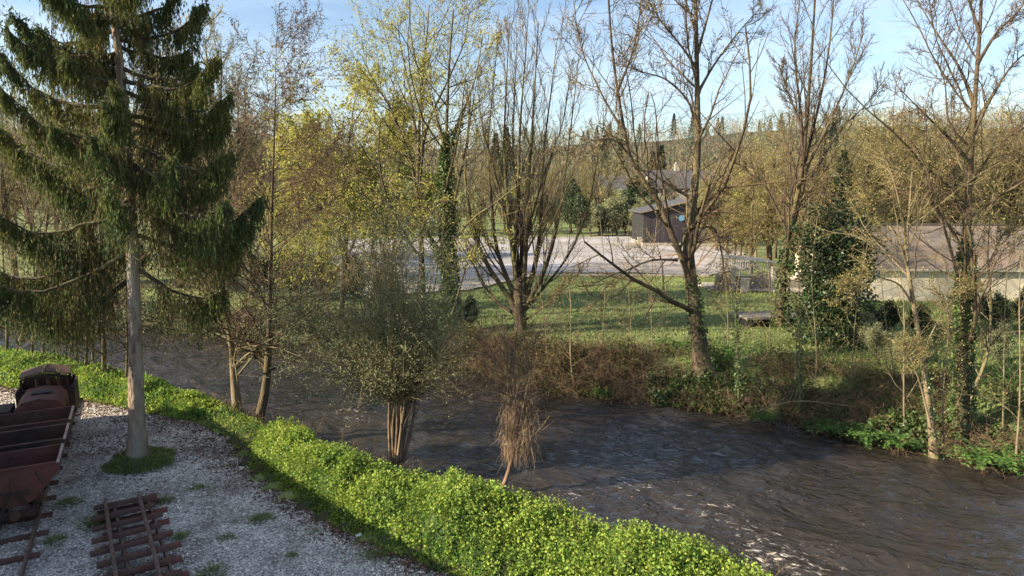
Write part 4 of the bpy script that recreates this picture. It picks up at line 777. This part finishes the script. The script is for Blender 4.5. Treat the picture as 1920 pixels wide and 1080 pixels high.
# V skip wagons
def skip(s0, label, m_tub, m_in, tilt=0.0, L=1.02):
    t = empty('skip_wagon', along(s0), TR, label, 'skip wagon', 'rusty mine skip wagons on the track')
    # chassis
    b = Box()
    for x in (-.24, .24): b.box((x, L / 2, .36), (.07, L + .16, .11))
    for y in (-.06, L + .06): b.box((0, y, .36), (.62, .07, .13))
    b.box((0, L / 2, .36), (.42, .09, .09)); b.build('chassis', M['rust_dark'], t, .006)
    for y in (-.17, L + .17): bb = Box(); bb.tube((0, y, .38), (0, y + (.06 if y < 0 else -.06), .38), .09, 12); bb.build('buffer', M['rust'], t)
    for y in (.24, L - .24):
        a = Box(); a.tube((-.3, y, .295), (.3, y, .295), .025, 8); ax = a.build('axle', M['rust_dark'], t)
        for x in (-.3, .3):
            w = Box(); w.tube((x - .03, y, .295), (x + .03, y, .295), .142, 18); w.tube((x - .04 * np.sign(x), y, .295), (x - .03 * np.sign(x), y, .295), .165, 18); w.tube((x - .05, y, .295), (x + .05, y, .295), .04, 8); w.build('wheel', M['rust_dark'], ax)
    for y in (-.03, L + .03):     # A-frame cradles
        a = Box(); a.box((-.15, y, .58), (.05, .04, .42), 0, .38); a.box((.15, y, .58), (.05, .04, .42), 0, -.38); a.box((0, y, .78), (.5, .04, .05)); a.build('cradle', M['rust_dark'], t)
    # tub: open V hull of plate
    W = .74; prof = [(-W, 1.25), (-W, 1.07), (-.30, .58), (-.16, .50), (.16, .50), (.30, .58), (W, 1.07), (W, 1.25)]; th = .018
    inner = [(-W + th, 1.25), (-W + th, 1.075), (-.29, .60), (-.155, .52), (.155, .52), (.29, .60), (W - th, 1.075), (W - th, 1.25)]
    b = Box(); n = 8
    for y0, y1 in ((0, L),):
        v = [(x, y0, z) for x, z in prof] + [(x, y1, z) for x, z in prof] + [(x, y0 + th, z) for x, z in inner] + [(x, y1 - th, z) for x, z in inner]
        f = [(i, i + n, i + n + 1, i + 1) for i in range(n - 1)] + [(i + 2 * n, i + 2 * n + 1, i + 3 * n + 1, i + 3 * n) for i in range(n - 1)]
        f += [tuple(range(n)), tuple(range(2 * n - 1, n - 1, -1)), tuple(range(3 * n - 1, 2 * n - 1, -1)), tuple(range(3 * n, 4 * n))]
        f += [(0, 2 * n, 3 * n, n), (n - 1, 2 * n - 1, 4 * n - 1, 3 * n - 1), (0, n - 1, 3 * n - 1, 2 * n), (n, 3 * n, 4 * n - 1, 2 * n - 1)]
        b.poly(v, f)
    o = b.build('tub', M[m_tub], t)
    zr = 1.255
    for x in (-W, W): r = Box(); r.box((x, L / 2, zr), (.05, L + .05, .035)); r.build('side_rim', M['litrim'], o, .005)
    for y in (0, L): r = Box(); r.box((0, y, zr), (2 * W - .05, .045, .032)); r.build('end_rim', M[m_in], o, .005)
    s = Box()
    for x in (-.45, 0, .45): s.box((x, -.014, 1.0 if x else .88), (.05, .026, .42 if not x else .3), 0, -x * .9)
    s.tube((-.4, -.02, .74), (.4, -.02, .74), .02, 8); s.build('stiffener', M['rust'], o)
    for k, x in enumerate(np.linspace(-.65, .65, 9)): rv = Box(); rv.lathe([(0, .012), (.012, .008), (.016, 0)], 8); q = rv.build('rivet', M['rust_dark'], o); q.location = (x, -.002, 1.19); q.rotation_euler = (pi / 2, 0, 0)
    return t
skip(.42, 'nearest rusty red skip wagon with reddish inside, at the left edge', 'rust_red', 'rust_red')
skip(1.84, 'middle skip wagon, darkest inside, between two other skips', 'rust_dark', 'rust')
skip(3.24, 'farthest skip wagon, directly in front of the locomotive', 'rust', 'rust_red')
# little mine locomotive
t = empty('mine_locomotive', along(4.62), TR, 'small rusty mine locomotive with red bonnet at the far end of the train', 'locomotive')
b = Box(); b.box((0, 1.35, .42), (1.06, 2.8, .34)); b.box((0, -.08, .4), (.9, .08, .26)); b.box((0, 2.79, .4), (.9, .08, .26)); b.build('frame', M['rust_dark'], t, .02)
for y in (.55, 2.1):
    for x in (-.3, .3): w = Box(); w.tube((x - .04, y, .32), (x + .04, y, .32), .2, 20); w.tube((x - .055 * np.sign(x), y, .32), (x - .04 * np.sign(x), y, .32), .225, 20); w.build('wheel', M['rust_dark'], t)
b = Box(); prof = [(-.5, .59), (.5, .59), (.5, 1.18), (.36, 1.36), (.0, 1.42), (-.36, 1.36), (-.5, 1.18)]; b.prism(prof, .1, 1.45); hd = b.build('bonnet', M['rust_red'], t, .012)
b = Box(); b.box((0, .75, 1.432), (.40, .34, .03), .03); b.build('hatch', M['black'], hd, .004)
b = Box(); b.tube((-.36, .07, 1.08), (.36, .07, 1.08), .02, 8); b.tube((-.36, .1, 1.08), (-.36, .06, 1.08), .02, 6); b.tube((.36, .1, 1.08), (.36, .06, 1.08), .02, 6); b.build('handrail', M['rail'], hd)
for x in (-.42, .42):
    b = Box()
    for k in range(5): b.box((x * 1.2, .35 + k * .2, .86), (.012, .12, .34))
    b.build('grille', M['rust_dark'], hd)
b = Box()     # cab: four panels with openings
for x in (-.62, .62): b.box((x, 2.1, .92), (.04, 1.25, .72)); b.box((x * .8, 1.5, 1.44), (.05, .06, .32)); b.box((x * .8, 2.38, 1.44), (.05, .06, .32))
b.box((0, 1.49, .95), (1.2, .04, .76)); b.box((0, 2.71, .95), (1.2, .04, .76)); b.build('cab', M['rust_dark'], t)
b = Box(); b.box((-.27, 1.95, 1.70), (.56, .9, .03), 0, -.22); b.box((.29, 1.95, 1.70), (.56, .9, .03), 0, .22); b.build('roof', M['rust'], t)
b = Box(); b.prism([(-.5, 1.58), (.5, 1.58), (.5, 1.62), (.0, 1.73), (-.5, 1.62)], 1.5, 1.53); b.build('gable_plate', M['rust_dark'], t)
for x, z in ((-.2, 1.57), (.05, 1.57), (.28, 1.6)): b = Box(); b.tube((x, 1.8, z - .35), (x, 1.8, z), .035, 10); b.lathe([(0, .05), (.05, .03), (.06, 0), (.04, -.03)], 10, (x, 1.8, z)); b.build('lever', M['rail'], t)
b = Box(); b.box((-.86, .75, .88), (.5, .8, .5)); b.build('side_tank', M['rust_dark'], t, .02)

# ================================================================== BUILDINGS AND FIXTURES ACROSS THE RIVER
b = Box(); p0, p1 = gnd(905, 517), gnd(1330, 520)
t = empty('lawn_edging', (0, 0, 0), 0, 'low pale kerb between the lawn and the gravel lot', 'kerb')
for k in range(26):
    q = p0 + (p1 - p0) * (k + .5) / 26; L_ = np.linalg.norm(p1 - p0) / 26; b = Box(); b.box((0, 0, .06), (L_ - .03, .14, .16)); o = b.build('kerb_stone', M['pale_stone'], t, .01); o.location = (q[0], q[1], .05); o.rotation_euler = (0, 0, atan2(p1[1] - p0[1], p1[0] - p0[0]))
# boarded barn
a = gnd(1204, 463); c = gnd(1382, 461); Wd = c[0] - a[0]; t = empty('boarded_barn', (a[0], a[1], 0), 0, 'dark boarded barn beyond the gravel lot, behind the forked tree', 'barn'); top = wall(1290, 398, a[1])[2]; dep = 7
b = Box(); b.box((Wd / 2, dep / 2, .2), (Wd, dep, .5)); b.build('plinth', M['pale_stone'], t)
b = Box(); b.prism([(.06, .46), (Wd - .06, .46), (Wd - .06, top), (Wd / 2, top + 1.25), (.06, top)], .06, dep - .06); b.build('wall', M['black'], t)
nb = 40; bd = None
for k in range(nb):
    x = .04 + (k + .5) * (Wd - .08) / nb; zt = top + 1.25 * (1 - abs(x - Wd / 2) / (Wd / 2)); bb = Box(); bb.box((x, .03 if k % 2 else .015, (.46 + zt) / 2), ((Wd - .08) / nb * .9, .03, zt - .46)); o = bb.build('board', M['purple'], t)
for sx, lab in ((0, 0), (1, 1)):
    s = 1 if sx else -1; b = Box(); L = sqrt((Wd / 2 + .4) ** 2 + (1.25 * (Wd / 2 + .4) / (Wd / 2)) ** 2); an = atan2(1.25, Wd / 2)
    b.box((Wd / 2 + s * (Wd / 2 + .4) / 2, dep / 2, top + .66 - .04), (L, dep + .7, .09), 0, s * an); b.build('roof', M['slate'], t)
    v = Box(); v.box((Wd / 2 + s * (Wd / 2 + .4) / 2, -.36, top + .66), (L, .05, .2), 0, s * an); v.build('verge_board', M['wood'], t)
b = Box(); b.lathe([(0, 0), (.32, 0), (.32, .04), (0, .04)], 20); o = b.build('round_sign', M['blue']); o.rotation_euler = (pi / 2, 0, 0); q = wall(1278, 409, a[1] - .12); o.location = tuple(q); tag(o, 'small round pale blue plate fixed high on the barn front', 'sign')
b = Box(); b.box((0, 0, .45), (.5, .5, .9)); b.box((0, 0, .95), (.6, .6, .1)); o = b.build('gate_pier', M['pale_stone'], None, .02); o.location = tuple(gnd(1200, 462)); tag(o, 'squat pale stone pier at the left corner of the barn', 'pier')
# slate house behind
def house(px0, px1, py_eave, py_ridge, Y, dep, label, wallm, roofm, chim=None, rows=1, cols=4):
    x0 = wall(px0, 400, Y)[0]; x1 = wall(px1, 400, Y)[0]; ze = wall(px0, py_eave, Y)[2]; zr = wall(px0, py_ridge, Y + dep / 2)[2]; g0 = float(ground_z((x0 + x1) / 2, Y)); Wd = x1 - x0
    t = empty('house', (x0, Y, g0), 0, label, 'house'); ze -= g0; zr -= g0
    b = Box(); b.box((Wd / 2, dep / 2, ze / 2 - .5), (Wd, dep, ze + 1)); 
    for xx in (.0, Wd - .3): b.poly([(xx, 0, ze), (xx, dep, ze), (xx, dep / 2, zr - .1), (xx + .3, 0, ze), (xx + .3, dep, ze), (xx + .3, dep / 2, zr - .1)], [(0, 1, 2), (3, 5, 4), (0, 3, 4, 1), (1, 4, 5, 2), (2, 5, 3, 0)])
    b.build('wall', M[wallm], t)
    L = sqrt((dep / 2 + .4) ** 2 + (zr - ze) ** 2); an = atan2(zr - ze, dep / 2)
    b = Box(); b.box((Wd / 2, dep / 4 - .15, (ze + zr) / 2 - .06), (Wd + .6, L + .1, .14), 0, 0, an); b.box((Wd / 2, dep * .75 + .15, (ze + zr) / 2 - .06), (Wd + .6, L + .1, .14), 0, 0, -an); rf = b.build('roof', M[roofm], t)
    if chim is not None:
        xc = wall(chim, 400, Y + dep / 2)[0] - x0; b = Box(); b.box((xc, dep / 2, zr + .2), (.75, .6, 1.5)); b.box((xc, dep / 2, zr + .98), (.87, .72, .1)); b.tube((xc - .15, dep / 2, zr + 1), (xc - .15, dep / 2, zr + 1.3), .1, 8); b.tube((xc + .17, dep / 2, zr + 1), (xc + .17, dep / 2, zr + 1.3), .1, 8); b.build('chimney', M['pale_stone'], rf)
    for r in range(rows):
        for k in range(cols):
            xw = (k + .5) * Wd / cols; zw = ze * (r + .55) / rows; f = Box(); f.box((xw, -.03, zw), (1.1, .08, 1.4)); fr = f.build('window', M['white'], t); g = Box(); g.box((xw - .25, -.075, zw), (.42, .02, 1.22)); g.box((xw + .25, -.075, zw), (.42, .02, 1.22)); g.build('pane', M['glass'], fr)
    return t
house(1222, 1345, 352, 320, 104, 8, 'slate roofed house with a chimney rising behind the boarded barn', 'pale_stone', 'slate', 1266, 1, 4)
house(1128, 1178, 355, 330, 140, 8, 'grey roofed house half hidden by trees left of the slate roofed house', 'dark_stone', 'slate', None, 1, 3)
house(690, 780, 395, 372, 150, 9, 'distant low grey house glimpsed between the yellow leaved trees', 'render', 'slate', None, 1, 4)
# long low building on the right
a = gnd(1598, 564); t = empty('long_shed', (a[0], a[1], 0), R(-3), 'long low cream walled building with corrugated roof behind the trees on the right', 'building'); Wd = 26; ze = 1.85; zr = 4.0; dep = 9.5
b = Box(); b.box((Wd / 2, dep / 2, ze / 2), (Wd, dep, ze)); b.build('wall', M['render'], t)
b = Box(); b.poly([(0, 0, ze), (0, dep, ze), (0, dep * .75, zr - .08), (.25, 0, ze), (.25, dep, ze), (.25, dep * .75, zr - .08)], [(0, 1, 2), (3, 5, 4), (0, 3, 4, 1), (1, 4, 5, 2), (2, 5, 3, 0)]); b.build('gable', M['render'], t)
b = Box(); b.box((Wd / 2, -.26, ze + .0), (Wd + .5, .1, .14)); b.build('gutter', M['pale_stone'], t)
nsh = 26
for k in range(nsh):     # corrugated sheets, each a part
    x0 = -.3 + k * (Wd + .6) / nsh; w = (Wd + .6) / nsh; m_ = 24; V = []
    for (yy, zz) in ((-.3, ze + .06), (dep * .75, zr)):
        for j in range(m_ + 1): V.append((x0 + w * j / m_, yy, zz + .035 * sin(j / m_ * 2 * pi * 6) + (k % 2) * .012))
    bb = Box(); bb.poly(V, [(j, j + 1, m_ + 2 + j, m_ + 1 + j) for j in range(m_)]); bb.build('roof_sheet', M['corrugated' if (k * 7) % 5 else 'corrugated2'], t)
b = Box(); b.poly([(-.3, dep * .75, zr), (Wd + .3, dep * .75, zr), (Wd + .3, dep + .3, ze), (-.3, dep + .3, ze)], [(0, 1, 2, 3)]); b.build('rear_roof', M['corrugated'], t)
b = Box(); b.box((Wd / 2, dep * .75, zr + .06), (Wd + .6, .4, .06)); b.build('ridge_cap', M['corrugated'], t)
# railed enclosure on the lawn
a = gnd(1372, 544); t = empty('railed_enclosure', (a[0], a[1], 0), R(4), 'grey railed enclosure on low stone walls beside the lawn', 'enclosure'); w = 2.7; d = 2.6
b = Box(); b.box((w / 2, d / 2, .06), (w + 3, d + .6, .12)); b.build('slab', M['pale_stone'], t)
b = Box(); b.box((w / 2, 0, .5), (w, .25, .8)); b.box((0, d / 2, .5), (.25, d - .26, .8)); b.box((w, d / 2, .5), (.25, d - .26, .8)); b.build('low_wall', M['dark_stone'], t, .02)
for x in (0, w):
    b = Box(); b.box((x, 0, .75), (.36, .36, 1.3)); b.box((x, 0, 1.44), (.44, .44, .1)); b.build('pier', M['pale_stone'], t, .015)
for y in (0, d):
    f = Box(); f.box((w / 2, y, 1.75), (w, .05, .05)); f.box((w / 2, y, 1.0), (w, .05, .05)); r = f.build('railing', M['metal'], t)
    for k in range(15): bb = Box(); bb.tube((.2 + k * (w - .4) / 14, y, .9), (.2 + k * (w - .4) / 14, y, 1.75), .022, 6); bb.build('bar', M['metal'], r)
b = Box(); b.box((w / 2, d / 2, 1.9), (w + .4, d + .4, .06), 0, .09); b.build('canopy', M['metal'], t)
for x in (.1, w - .1):
    for y in (.1, d - .1): b = Box(); b.tube((x, y, .9), (x, y, 1.95 - (x - w / 2) * .09), .035, 8); b.build('post', M['metal'], t)
b = Box(); b.box((0, 0, .5), (.7, .6, 1.0)); b.box((0, 0, 1.03), (.76, .66, .06)); o = b.build('electric_cabinet', M['dark_stone'], None, .02); o.location = tuple(gnd(1352, 545)); tag(o, 'dark cabinet standing left of the railed enclosure', 'cabinet')
b = Box(); b.box((0, 0, .42), (.45, .45, .84)); b.box((0, 0, .87), (.52, .52, .06)); o = b.build('concrete_post', M['pale_stone'], None, .02); o.location = tuple(gnd(1396, 548)); tag(o, 'pale square concrete block in front of the railed enclosure', 'block')
# low slab on dark supports
a = gnd(1440, 607); t = empty('stone_slab', (a[0], a[1], 0), R(8), 'low grey stone slab over a dark opening on the lawn', 'slab')
b = Box(); b.box((0, 0, .42), (3.0, 1.6, .12)); b.build('top', M['dark_stone'], t, .02)
for x in (-1.2, 0, 1.2): b = Box(); b.box((x, .1, .18), (.3, 1.2, .36)); b.build('support', M['black'], t)
# flower pot
t = empty('flower_pot', gnd(1883, 726, -.35), 0, 'terracotta pot with a small plant among the bank grass at the right', 'flower pot'); t.rotation_euler = (R(8), R(-6), 0)
b = Box(); b.lathe([(0, 0), (.13, 0), (.19, .28), (.215, .28), (.215, .34), (.18, .34), (.17, .28), (.0, .27)], 20); b.build('pot', M['terracotta'], t)
g = Geo(); rg = np.random.default_rng(2); C = rg.normal(size=(160, 3)) * [.1, .1, .08] + [0, 0, .42]; g.leaves(C, rg.normal(size=(160, 3)) + [0, 0, .6], .09, .05, rg); g.build('plant', M['ivy'], t)

# ================================================================== BACKGROUND TREES (copies of a few)
protos = {}
def proto(key, name, label, cat, h, r, levels, seed, bark, twig, leaf=None, lm=None, n=12, forks=0):
    st = [trunk_up(h, r, seed, n=n)]
    for k in range(forks):
        rgk = np.random.default_rng(seed + k); q = st[0][0][2 + k]; a = rgk.random() * 6.28
        P, Rd = grow(q[None], np.array([[cos(a) * .5, sin(a) * .5, 1]]), np.array([h * .62]), np.array([r * .55]), n - 1, .06, .03, rgk, tip=.15); st.append((P[0], Rd[0]))
    protos[key] = mk_tree(name, label, cat, (0, 0, 0), st, levels, seed, bark, twig, leaf, lm, at_origin=True, flare=True, trunk_sides=6)
b3 = lambda a, b, c, rm=.014: [dict(per=a, t0=.22, ang=.75, l=.36, n=5, wander=.12, up=.09, rr=.5, rmin=rm * 1.5), dict(per=b, t0=.12, ang=.75, l=.42, n=3, wander=.16, up=.05, rmin=rm), dict(per=c, t0=.1, ang=.8, l=.5, n=2, wander=.2, up=.03, rmin=rm * .7)]
proto('bare', 'bare_tree', 'p', 'tree', 11, .17, b3(16, 9, 6), 501, M['bark_brown'], M['twig_brown'], (2, .09, .05, .1), M['bud'], forks=2)
proto('bare2', 'bare_tree', 'p', 'tree', 13, .2, b3(18, 9, 6), 502, M['bark_brown'], M['twig_gold'], (1, .09, .05, .1), M['bud'], forks=3)
proto('bare3', 'bare_tree', 'p', 'tree', 9, .13, b3(16, 8, 6), 503, M['bark_pale'], M['twig_red'], None, None, forks=2)
proto('gold', 'bare_tree', 'p', 'tree', 7.5, .1, [dict(per=26, t0=.15, ang=.9, l=.48, n=6, wander=.16, up=.05, rr=.5, rmin=.02), dict(per=10, t0=.1, ang=.8, l=.45, n=4, wander=.2, up=.02, rmin=.014), dict(per=6, t0=.1, ang=.8, l=.5, n=3, wander=.22, up=.02, rmin=.01)], 511, M['bark_brown'], M['twig_gold'], (1, .08, .05, .06), M['bud'], forks=2)
proto('yellow', 'budding_tree', 'p', 'tree', 9, .14, b3(16, 8, 6), 504, M['bark_brown'], M['twig_gold'], (4, .16, .12, .2), M['yellow'], forks=2)
proto('green', 'evergreen_bush', 'p', 'bush', 5, .12, b3(18, 8, 5), 505, M['bark_dark'], M['twig_dark'], (9, .17, .12, .2), M['evergreen'], forks=3)
proto('olive', 'evergreen_bush', 'p', 'bush', 4.5, .12, b3(18, 8, 5), 506, M['bark_dark'], M['twig_gold'], (7, .15, .1, .2), M['willow'], forks=3)
# conifer
def conifer():
    rng = np.random.default_rng(7); root = empty('conifer', (0, 0, 0), 0, 'p', 'tree'); P, Rd = trunk_up(14, .2, 9, wander=.01, tip=.08); g = Geo(); g.tubes(P[None], Rd[None], 6); g.build('trunk', M['bark_dark'], root, True)
    G = Geo(); n = 3600; h = 1.5 + 12.4 * rng.random(n) ** .8; a = rng.random(n) * 2 * pi; Rr = (14.1 - h) * .25 * (.75 + .3 * np.sin(h * 4.2)); r = Rr * rng.random(n) ** .5
    C = np.stack([np.cos(a) * r, np.sin(a) * r, h - r * .15], 1); G.leaves(C, np.stack([np.cos(a), np.sin(a), -.15 + 0 * a], 1) + rng.normal(size=(n, 3)) * .3, .55, .2, rng); G.build('foliage', M['conifer'], root); return root
protos['conifer'] = conifer()
_W = 'first second third fourth fifth sixth seventh eighth ninth tenth eleventh twelfth thirteenth fourteenth fifteenth sixteenth seventeenth eighteenth nineteenth twentieth'.split()
def nth(lst, px):
    k = sorted(lst).index(px); n = len(lst)
    if k == 0: return 'leftmost'
    if k == n - 1: return 'rightmost'
    return (_W[k] + ' from the left') if k < n / 2 else (_W[n - 1 - k] + ' from the right')
used = set(); rng = np.random.default_rng(99)
def place(key, x, y, sc, label, group, rz=None):
    z = float(ground_z(x, y)) - .1; rz = rng.random() * 6.28 if rz is None else rz; s = (sc * (.9 + .25 * rng.random()), sc * (.9 + .25 * rng.random()), sc)
    if key in used: return dup(protos[key], (x, y, z), rz, s, label, group)
    used.add(key); p = protos[key]; p.location = (x, y, z); p.rotation_euler = (0, 0, rz); p.scale = s; p['label'] = label; p['group'] = group; return p
def at_px(px, Y): return (px - 960) / F * Y * 1.0
# upstream, beyond the river on the left: brown trees behind the spruce and alder
LST = [(20, 44, 'bare', 1.05), (70, 48, 'bare2', .95), (150, 43, 'bare3', 1.0), (235, 46, 'bare', .95), (330, 44, 'bare2', 1.15), (385, 42, 'bare', 1.4), (430, 46, 'bare2', 1.25), (470, 40, 'bare3', 1.2), (560, 46, 'bare3', 1.0), (610, 52, 'bare', .9),
                       (-60, 42, 'bare2', 1.0), (110, 55, 'bare', 1.2), (300, 56, 'bare2', 1.1), (420, 58, 'bare', 1.25), (500, 62, 'bare3', 1.3), (190, 60, 'bare2', 1.1), (350, 62, 'bare3', 1.3), (40, 62, 'bare3', 1.2)]
for px, Y, key, sc in LST:
    place(key, at_px(px, Y), Y, sc, nth([q[0] for q in LST], px) + ' of the leafless trees across the river behind the spruce', 'leafless trees across the river on the left')
for px, Y, sc in [(600, 60, .9), (700, 62, .8), (540, 55, .8)]: place('yellow', at_px(px, Y), Y, sc, nth([600, 700, 540], px) + ' of the budding trees standing behind the yellow leaved maples', 'yellow trees behind the maples')
# right: trees round the long building and in the wood behind it
LST = [(1400, 68, 'bare2', .8), (1440, 58, 'yellow', .75), (1390, 64, 'yellow', .8), (1640, 53, 'bare3', 1.1), (1600, 52, 'bare2', .75), (1660, 54, 'bare', .85), (1720, 56, 'bare3', 1.0), (1780, 53, 'bare2', .85), (1846, 55, 'bare', 1.0), (1910, 58, 'bare3', 1.2), (1960, 52, 'bare2', 1.0), (1893, 54, 'bare3', 1.1), (1950, 53, 'bare', 1.0), (1540, 55, 'bare', .8), (1490, 62, 'yellow', .8), (1570, 66, 'yellow', .75), (1740, 54, 'bare3', .9), (1345, 70, 'bare2', .7), (1420, 60, 'bare3', .9), (1455, 63, 'bare2', .8), (1380, 58, 'yellow', .6), (1620, 54, 'bare', .9), (1685, 56, 'bare2', .9), (1795, 54, 'bare3', 1.1), (1870, 57, 'bare2', 1.0), (1510, 46, 'bare3', .85), (1411, 52, 'gold', 1.15), (1447, 56, 'gold', 1.35), (1535, 50, 'gold', 1.2), (1690, 53, 'gold', 1.5), (1760, 51, 'gold', 1.4), (1885, 52, 'gold', 1.5), (1365, 54, 'gold', 1.0), (1614, 51, 'gold', 1.3)]
for px, Y, key, sc in LST:
    place(key, at_px(px, Y), Y, sc, nth([q[0] for q in LST], px) + ' of the copse trees around the long low building', 'trees around the long low building')
# hedge of evergreen bushes behind the lot
k = 0
LST = list(range(560, 1660, 42))
for px in LST:
    Y = 100 + 6 * sin(px * .7); key = 'green' if (1030 < px < 1250 or px % 3 == 0) else 'olive'; place(key, at_px(px + 8 * sin(px), Y), Y, 1.05 + .35 * sin(px * 1.3) , nth(LST, px) + ' bush of the hedge along the back of the gravel lot', 'bushes behind the gravel lot')
LST = list(range(1080, 1250, 24))
for px in LST: place('green' if px % 16 else 'olive', at_px(px, 92), 92 + 2 * sin(px), .72 + .25 * sin(px * 2.3), nth(LST, px) + ' of the dense dark evergreen bushes left of the barn', 'bushes left of the barn')
LST = [(1640, 31, .24), (1680, 30, .27), (1660, 29.5, .22), (1740, 29, .27), (1820, 30, .26), (1880, 30, .33), (1940, 31, .36)]
for px, Y, sc in LST: place('green', at_px(px, Y), Y, sc, nth([q[0] for q in LST], px) + ' dark bush of the shaded hedge before the cream wall', 'bushes before the cream wall')
LST = [(1660, 25, .30), (1700, 24.5, .26), (1640, 27, .3), (1900, 25, .3)]
for px, Y, sc in LST: place('olive', at_px(px, Y), Y, sc, nth([q[0] for q in LST], px) + ' yellowish green bush on the upper far bank at the right', 'green bushes on the right bank')
LST = [(540, 39, .55), (600, 38.5, .5), (660, 37, .5), (500, 40, .5), (420, 42, .6), (340, 43, .6), (250, 45, .6), (160, 46, .6), (720, 35, .42), (880, 31, .28)]
for px, Y, sc in LST: place('green', at_px(px, Y), Y, sc, nth([q[0] for q in LST], px) + ' dark shrub at the far water edge upstream', 'shrubs at the water edge upstream')
# wood on the rising ground, individual trees nearest
for k in range(150):
    Y = 108 + 62 * rng.random(); px = -300 + 2500 * rng.random(); x = at_px(px, Y)
    if 1195 < px < 1370 and Y < 116: continue
    key = ['bare', 'bare2', 'bare3', 'gold', 'bare2', 'olive', 'yellow'][int(rng.integers(0, 7))]
    place(key, x, Y, .55 + .35 * rng.random(), 'leafless tree in the wood on the rising ground behind', 'trees of the wood behind the lot')
LST = [(930, 190, 1.2), (950, 195, 1.3), (1220, 170, .9), (1235, 175, 1.0), (1130, 210, 1.1), (1160, 212, 1.0), (1500, 170, 1.0), (1550, 240, 1.1), (760, 185, 1.1), (775, 190, 1.0), (1215, 120, .6)]
for px, Y, sc in LST: place('conifer', at_px(px, Y), Y, sc, nth([q[0] for q in LST], px) + ' of the dark conifers among leafless trees on the hillside', 'conifers on the hillside')
for k in range(44): Y = 395 + 50 * rng.random(); place('conifer', at_px(560 + 1000 * rng.random(), Y), Y, .6 + .5 * rng.random(), 'dark conifer on the ridge against the sky', 'conifers on the ridge')
LST = [(1140, 96, .7), (1172, 98, .75), (1125, 93, .9), (1156, 92, .85), (1212, 94, .72), (1236, 92, .7), (1250, 97, .65), (1300, 96, .7), (1345, 93, .66), (1385, 95, .7)]
for px, Y, sc in LST: place('bare2' if px % 4 else 'olive', at_px(px, Y), Y, sc * (1 if px % 4 else 1.4), nth([q[0] for q in LST], px) + ' of the bare trees around and behind the boarded barn', 'trees behind the boarded barn')
# the far wood as one mass
def far_wood():
    g = np.random.default_rng(12); n = 1900; Y = 165 + 285 * g.random(n) ** .8; X = (g.random(n) * 2700 - 400 - 960) / F * Y; Zb = ground_z(X, Y); H = 7 + 5 * g.random(n); W = H * .36
    per = 64; k = n * per; c = np.repeat(np.stack([X, Y, Zb], 1), per, 0); h = np.repeat(H, per); w = np.repeat(W, per)
    t = .2 + .8 * g.random(k); a = g.random(k) * 2 * pi; rad = w * np.sqrt(g.random(k)) * np.sin(np.clip(t, 0, 1) ** .8 * pi * .92) ** .6
    C = c + np.stack([np.cos(a) * rad, np.sin(a) * rad, h * t], 1); A = np.stack([np.cos(a) * .6, np.sin(a) * .6, np.full(k, 1.0)], 1) + g.normal(size=(k, 3)) * .35
    G = Geo(); gr = np.repeat(g.random(n) < .13, per); G.leaves(C[~gr], A[~gr], 1.2, .15, g, 0); G.leaves(C[gr], A[gr], .9, .45, g, 1)
    P = np.stack([np.stack([X, Y, Zb], 1), np.stack([X, Y, Zb + H * .85], 1)], 1); G.tubes(P, np.stack([H * .016, H * .006], 1), 3, 0)
    tag(G.build('far_wood', [M['far_twig'], M['far_green']]), 'brown leafless woodland covering the hillside', 'woodland', kind='stuff')
far_wood()

# haze in the valley air
hm = bpy.data.materials.new('haze_air'); hm.use_nodes = True; hn = hm.node_tree; hn.nodes.remove(hn.nodes['Principled BSDF'])
pv = hn.nodes.new('ShaderNodeVolumePrincipled'); pv.inputs['Color'].default_value = (.82, .88, .96, 1); pv.inputs['Density'].default_value = .00006; pv.inputs['Anisotropy'].default_value = .3
hn.links.new(pv.outputs[0], hn.nodes['Material Output'].inputs['Volume'])
b = Box(); b.box((0, 580, 52), (1900, 1320, 112)); hz_ = b.build('haze', hm); tag(hz_, 'thin morning haze in the valley air', 'haze', kind='stuff')

# ================================================================== THE HOUSE BEHIND THE VIEWPOINT, whose shade lies on the yard
nrm = np.array([.716, .698]); tv = np.array([nrm[1], -nrm[0]])
A0 = np.array([-18.75, 15.7]); dv = np.array([.698, -.716])
t = empty('stone_house', (A0[0], A0[1], 0), atan2(dv[1], dv[0]), 'low stone house along the edge of the gravel yard', 'house')
HE = 4.75; HW = 19
b = Box(); b.box((HW / 2, -4.5, HE / 2), (HW, 9, HE)); b.build('wall', M['pale_stone'], t)
b = Box(); b.poly([(-.3, .35, HE), (HW + .3, .35, HE), (HW + .3, -4.5, HE + .9), (-.3, -4.5, HE + .9), (HW + .3, -9.4, HE), (-.3, -9.4, HE)], [(0, 1, 2, 3), (3, 2, 4, 5), (0, 3, 5), (1, 4, 2), (0, 5, 4, 1)]); b.build('roof', M['slate'], t)
for k in range(5):
    f = Box(); f.box((2.2 + k * 4.1, .0, 2.2), (1.2, .08, 1.5)); fr = f.build('window', M['white'], t)
    for sx in (-.27, .27): g_ = Box(); g_.box((2.2 + k * 4.1 + sx, .045, 2.2), (.46, .02, 1.3)); g_.build('pane', M['glass'], fr)
